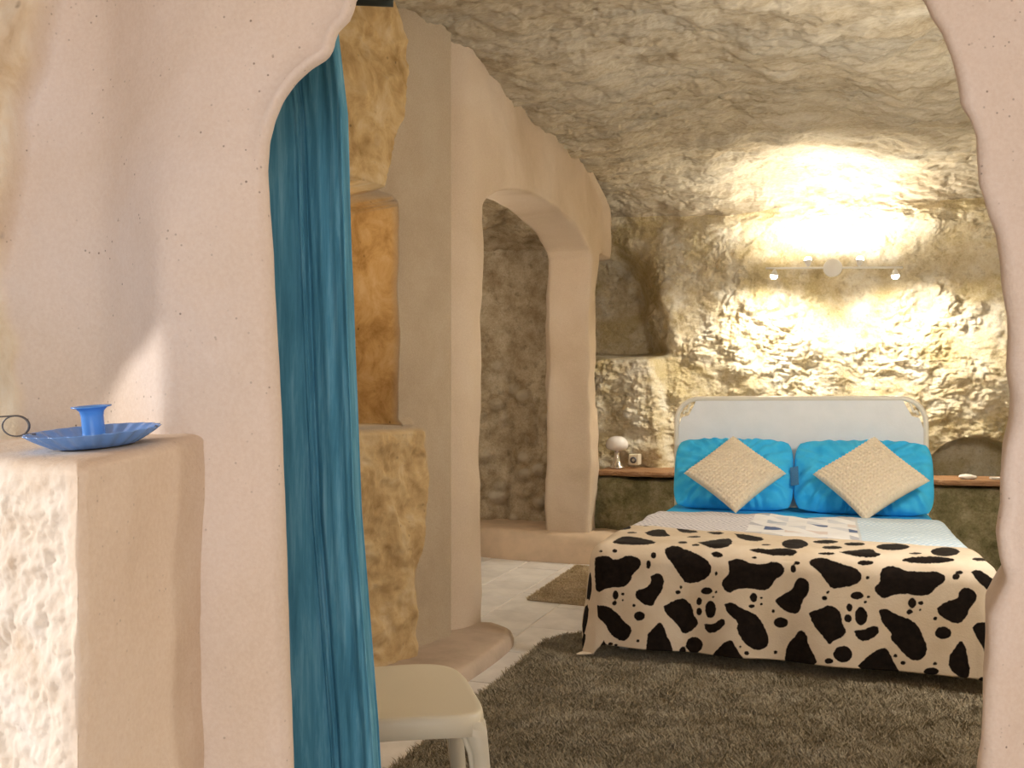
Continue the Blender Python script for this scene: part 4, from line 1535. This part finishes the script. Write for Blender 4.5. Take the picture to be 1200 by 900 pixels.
def mushroom_lamp():
    root = empty('mushroom_lamp', (-1.575, 6.98, 0.672))
    tag(root, 'small chrome table lamp with white mushroom shade on the wooden slab', 'lamp')
    base = [(0.0, 0.0), (0.060, 0.0), (0.062, 0.006), (0.056, 0.014), (0.040, 0.032), (0.027, 0.06), (0.020, 0.10), (0.018, 0.15), (0.0, 0.15)]
    link('stem', lathe_mesh('stem', base, 40), M['chrome'], root)
    shade = [(0.0, 0.255), (0.03, 0.252), (0.055, 0.243), (0.075, 0.226), (0.086, 0.204), (0.089, 0.182), (0.085, 0.163), (0.072, 0.150), (0.05, 0.143), (0.03, 0.141), (0.0, 0.141)]
    link('shade', lathe_mesh('shade', shade, 48), M['opal'], root)
    link('collar', lathe_mesh('collar', [(0.0, 0.134), (0.028, 0.134), (0.030, 0.142), (0.0, 0.146)], 32), M['chrome'], root)
    s = empty('wall_socket', (-1.455, 7.055, 0.735))
    tag(s, 'cream electrical socket box fixed to the rock behind the mushroom lamp', 'socket')
    bm_obj('box', box_bm(-0.04, 0.04, -0.02, 0.10, -0.04, 0.045, 0.006), M['cream_plastic'], s, smooth=False)
    m_ = lathe_mesh('socket_ring', [(0.012, 0.0), (0.024, 0.0), (0.026, 0.004), (0.012, 0.004)], 28)
    link('socket_ring', m_, M['wire'], s, loc=(0, -0.021, 0.0), rot=(PI / 2, 0, 0))


mushroom_lamp()

# ------------------------------------------------------------------ four-spot wall lamp
mb = NT('lit_bulb')
mb.color((1, 1, 1))
mb.b.inputs['Emission Color'].default_value = (1.0, 0.90, 0.72, 1)
mb.b.inputs['Emission Strength'].default_value = 22.0
M['bulb'] = mb.mat
M['lamp_white'] = plain('lamp_white', (0.80, 0.78, 0.74), 0.35)


def wall_lamp():
    LY, LZ = 6.92, 2.17
    root = empty('wall_lamp', (0.035, LY, LZ))
    root.rotation_euler = (0, math.radians(2.6), 0)
    tag(root, 'white bar wall lamp with four lit spots on the rock wall above the bed', 'lamp')
    link('bar', tube_mesh('bar', [(x, 0, 0) for x in np.linspace(-0.47, 0.47, 9)], 0.008, 10), M['lamp_white'], root)
    can = [(0.0, -0.012), (0.060, -0.012), (0.066, -0.006), (0.066, 0.022), (0.03, 0.03), (0.03, 0.28), (0.0, 0.28)]
    m_ = lathe_mesh('canopy', can, 40)
    link('canopy', m_, M['lamp_white'], root, rot=(-PI / 2, 0, 0))
    for k, (x, up) in enumerate(((-0.405, -1), (-0.17, 1), (0.18, 1), (0.42, -1))):
        dirv = Vector((0.10 * (1 if x > 0 else -1), 0.16, up * 0.9)).normalized()
        q = dirv.to_track_quat('Z', 'Y')
        hp = Vector((x, 0.0, 0.0)) + Vector((0, -0.002, up * 0.028))
        head = [(0.0, -0.014), (0.011, -0.014), (0.015, -0.008), (0.022, 0.010), (0.030, 0.024), (0.028, 0.024), (0.020, 0.010), (0.0, 0.0)]
        h = link('spot_head', lathe_mesh('spot_head', head, 28), M['lamp_white'], root, loc=hp, rot=q.to_euler())
        bulb = [(0.0, 0.0), (0.012, 0.004), (0.022, 0.016), (0.027, 0.030), (0.024, 0.043), (0.014, 0.053), (0.0, 0.056)]
        b = link('bulb', lathe_mesh('bulb', bulb, 24), M['bulb'], h)
        b['label'] = 'glowing warm bulb'
        link('joint', tube_mesh('joint', [(x, 0, 0), (x, -0.001, up * 0.012), (x, -0.002, up * 0.022)], 0.006, 8), M['lamp_white'], root)
        wp = root.location + hp + dirv * 0.085
        light('SPOT', 'spot_light', wp, 42 if up > 0 else 70, (1.0, 0.92, 0.77), target=wp + dirv + Vector((0, 0.12, 0)), spot_size=math.radians(166), spot_blend=0.8, shadow_soft_size=0.045)


wall_lamp()

# ------------------------------------------------------------------ lamp in the niche of the left wall, out of sight behind the curtain
light('POINT', 'niche_lamp', sat(1.02, 0.10, 1.93), 3.6, (1.0, 0.82, 0.56), shadow_soft_size=0.05)
light('POINT', 'alcove_lamp', (-2.55, 4.75, 2.15), 30, (1.0, 0.92, 0.80), shadow_soft_size=0.12)
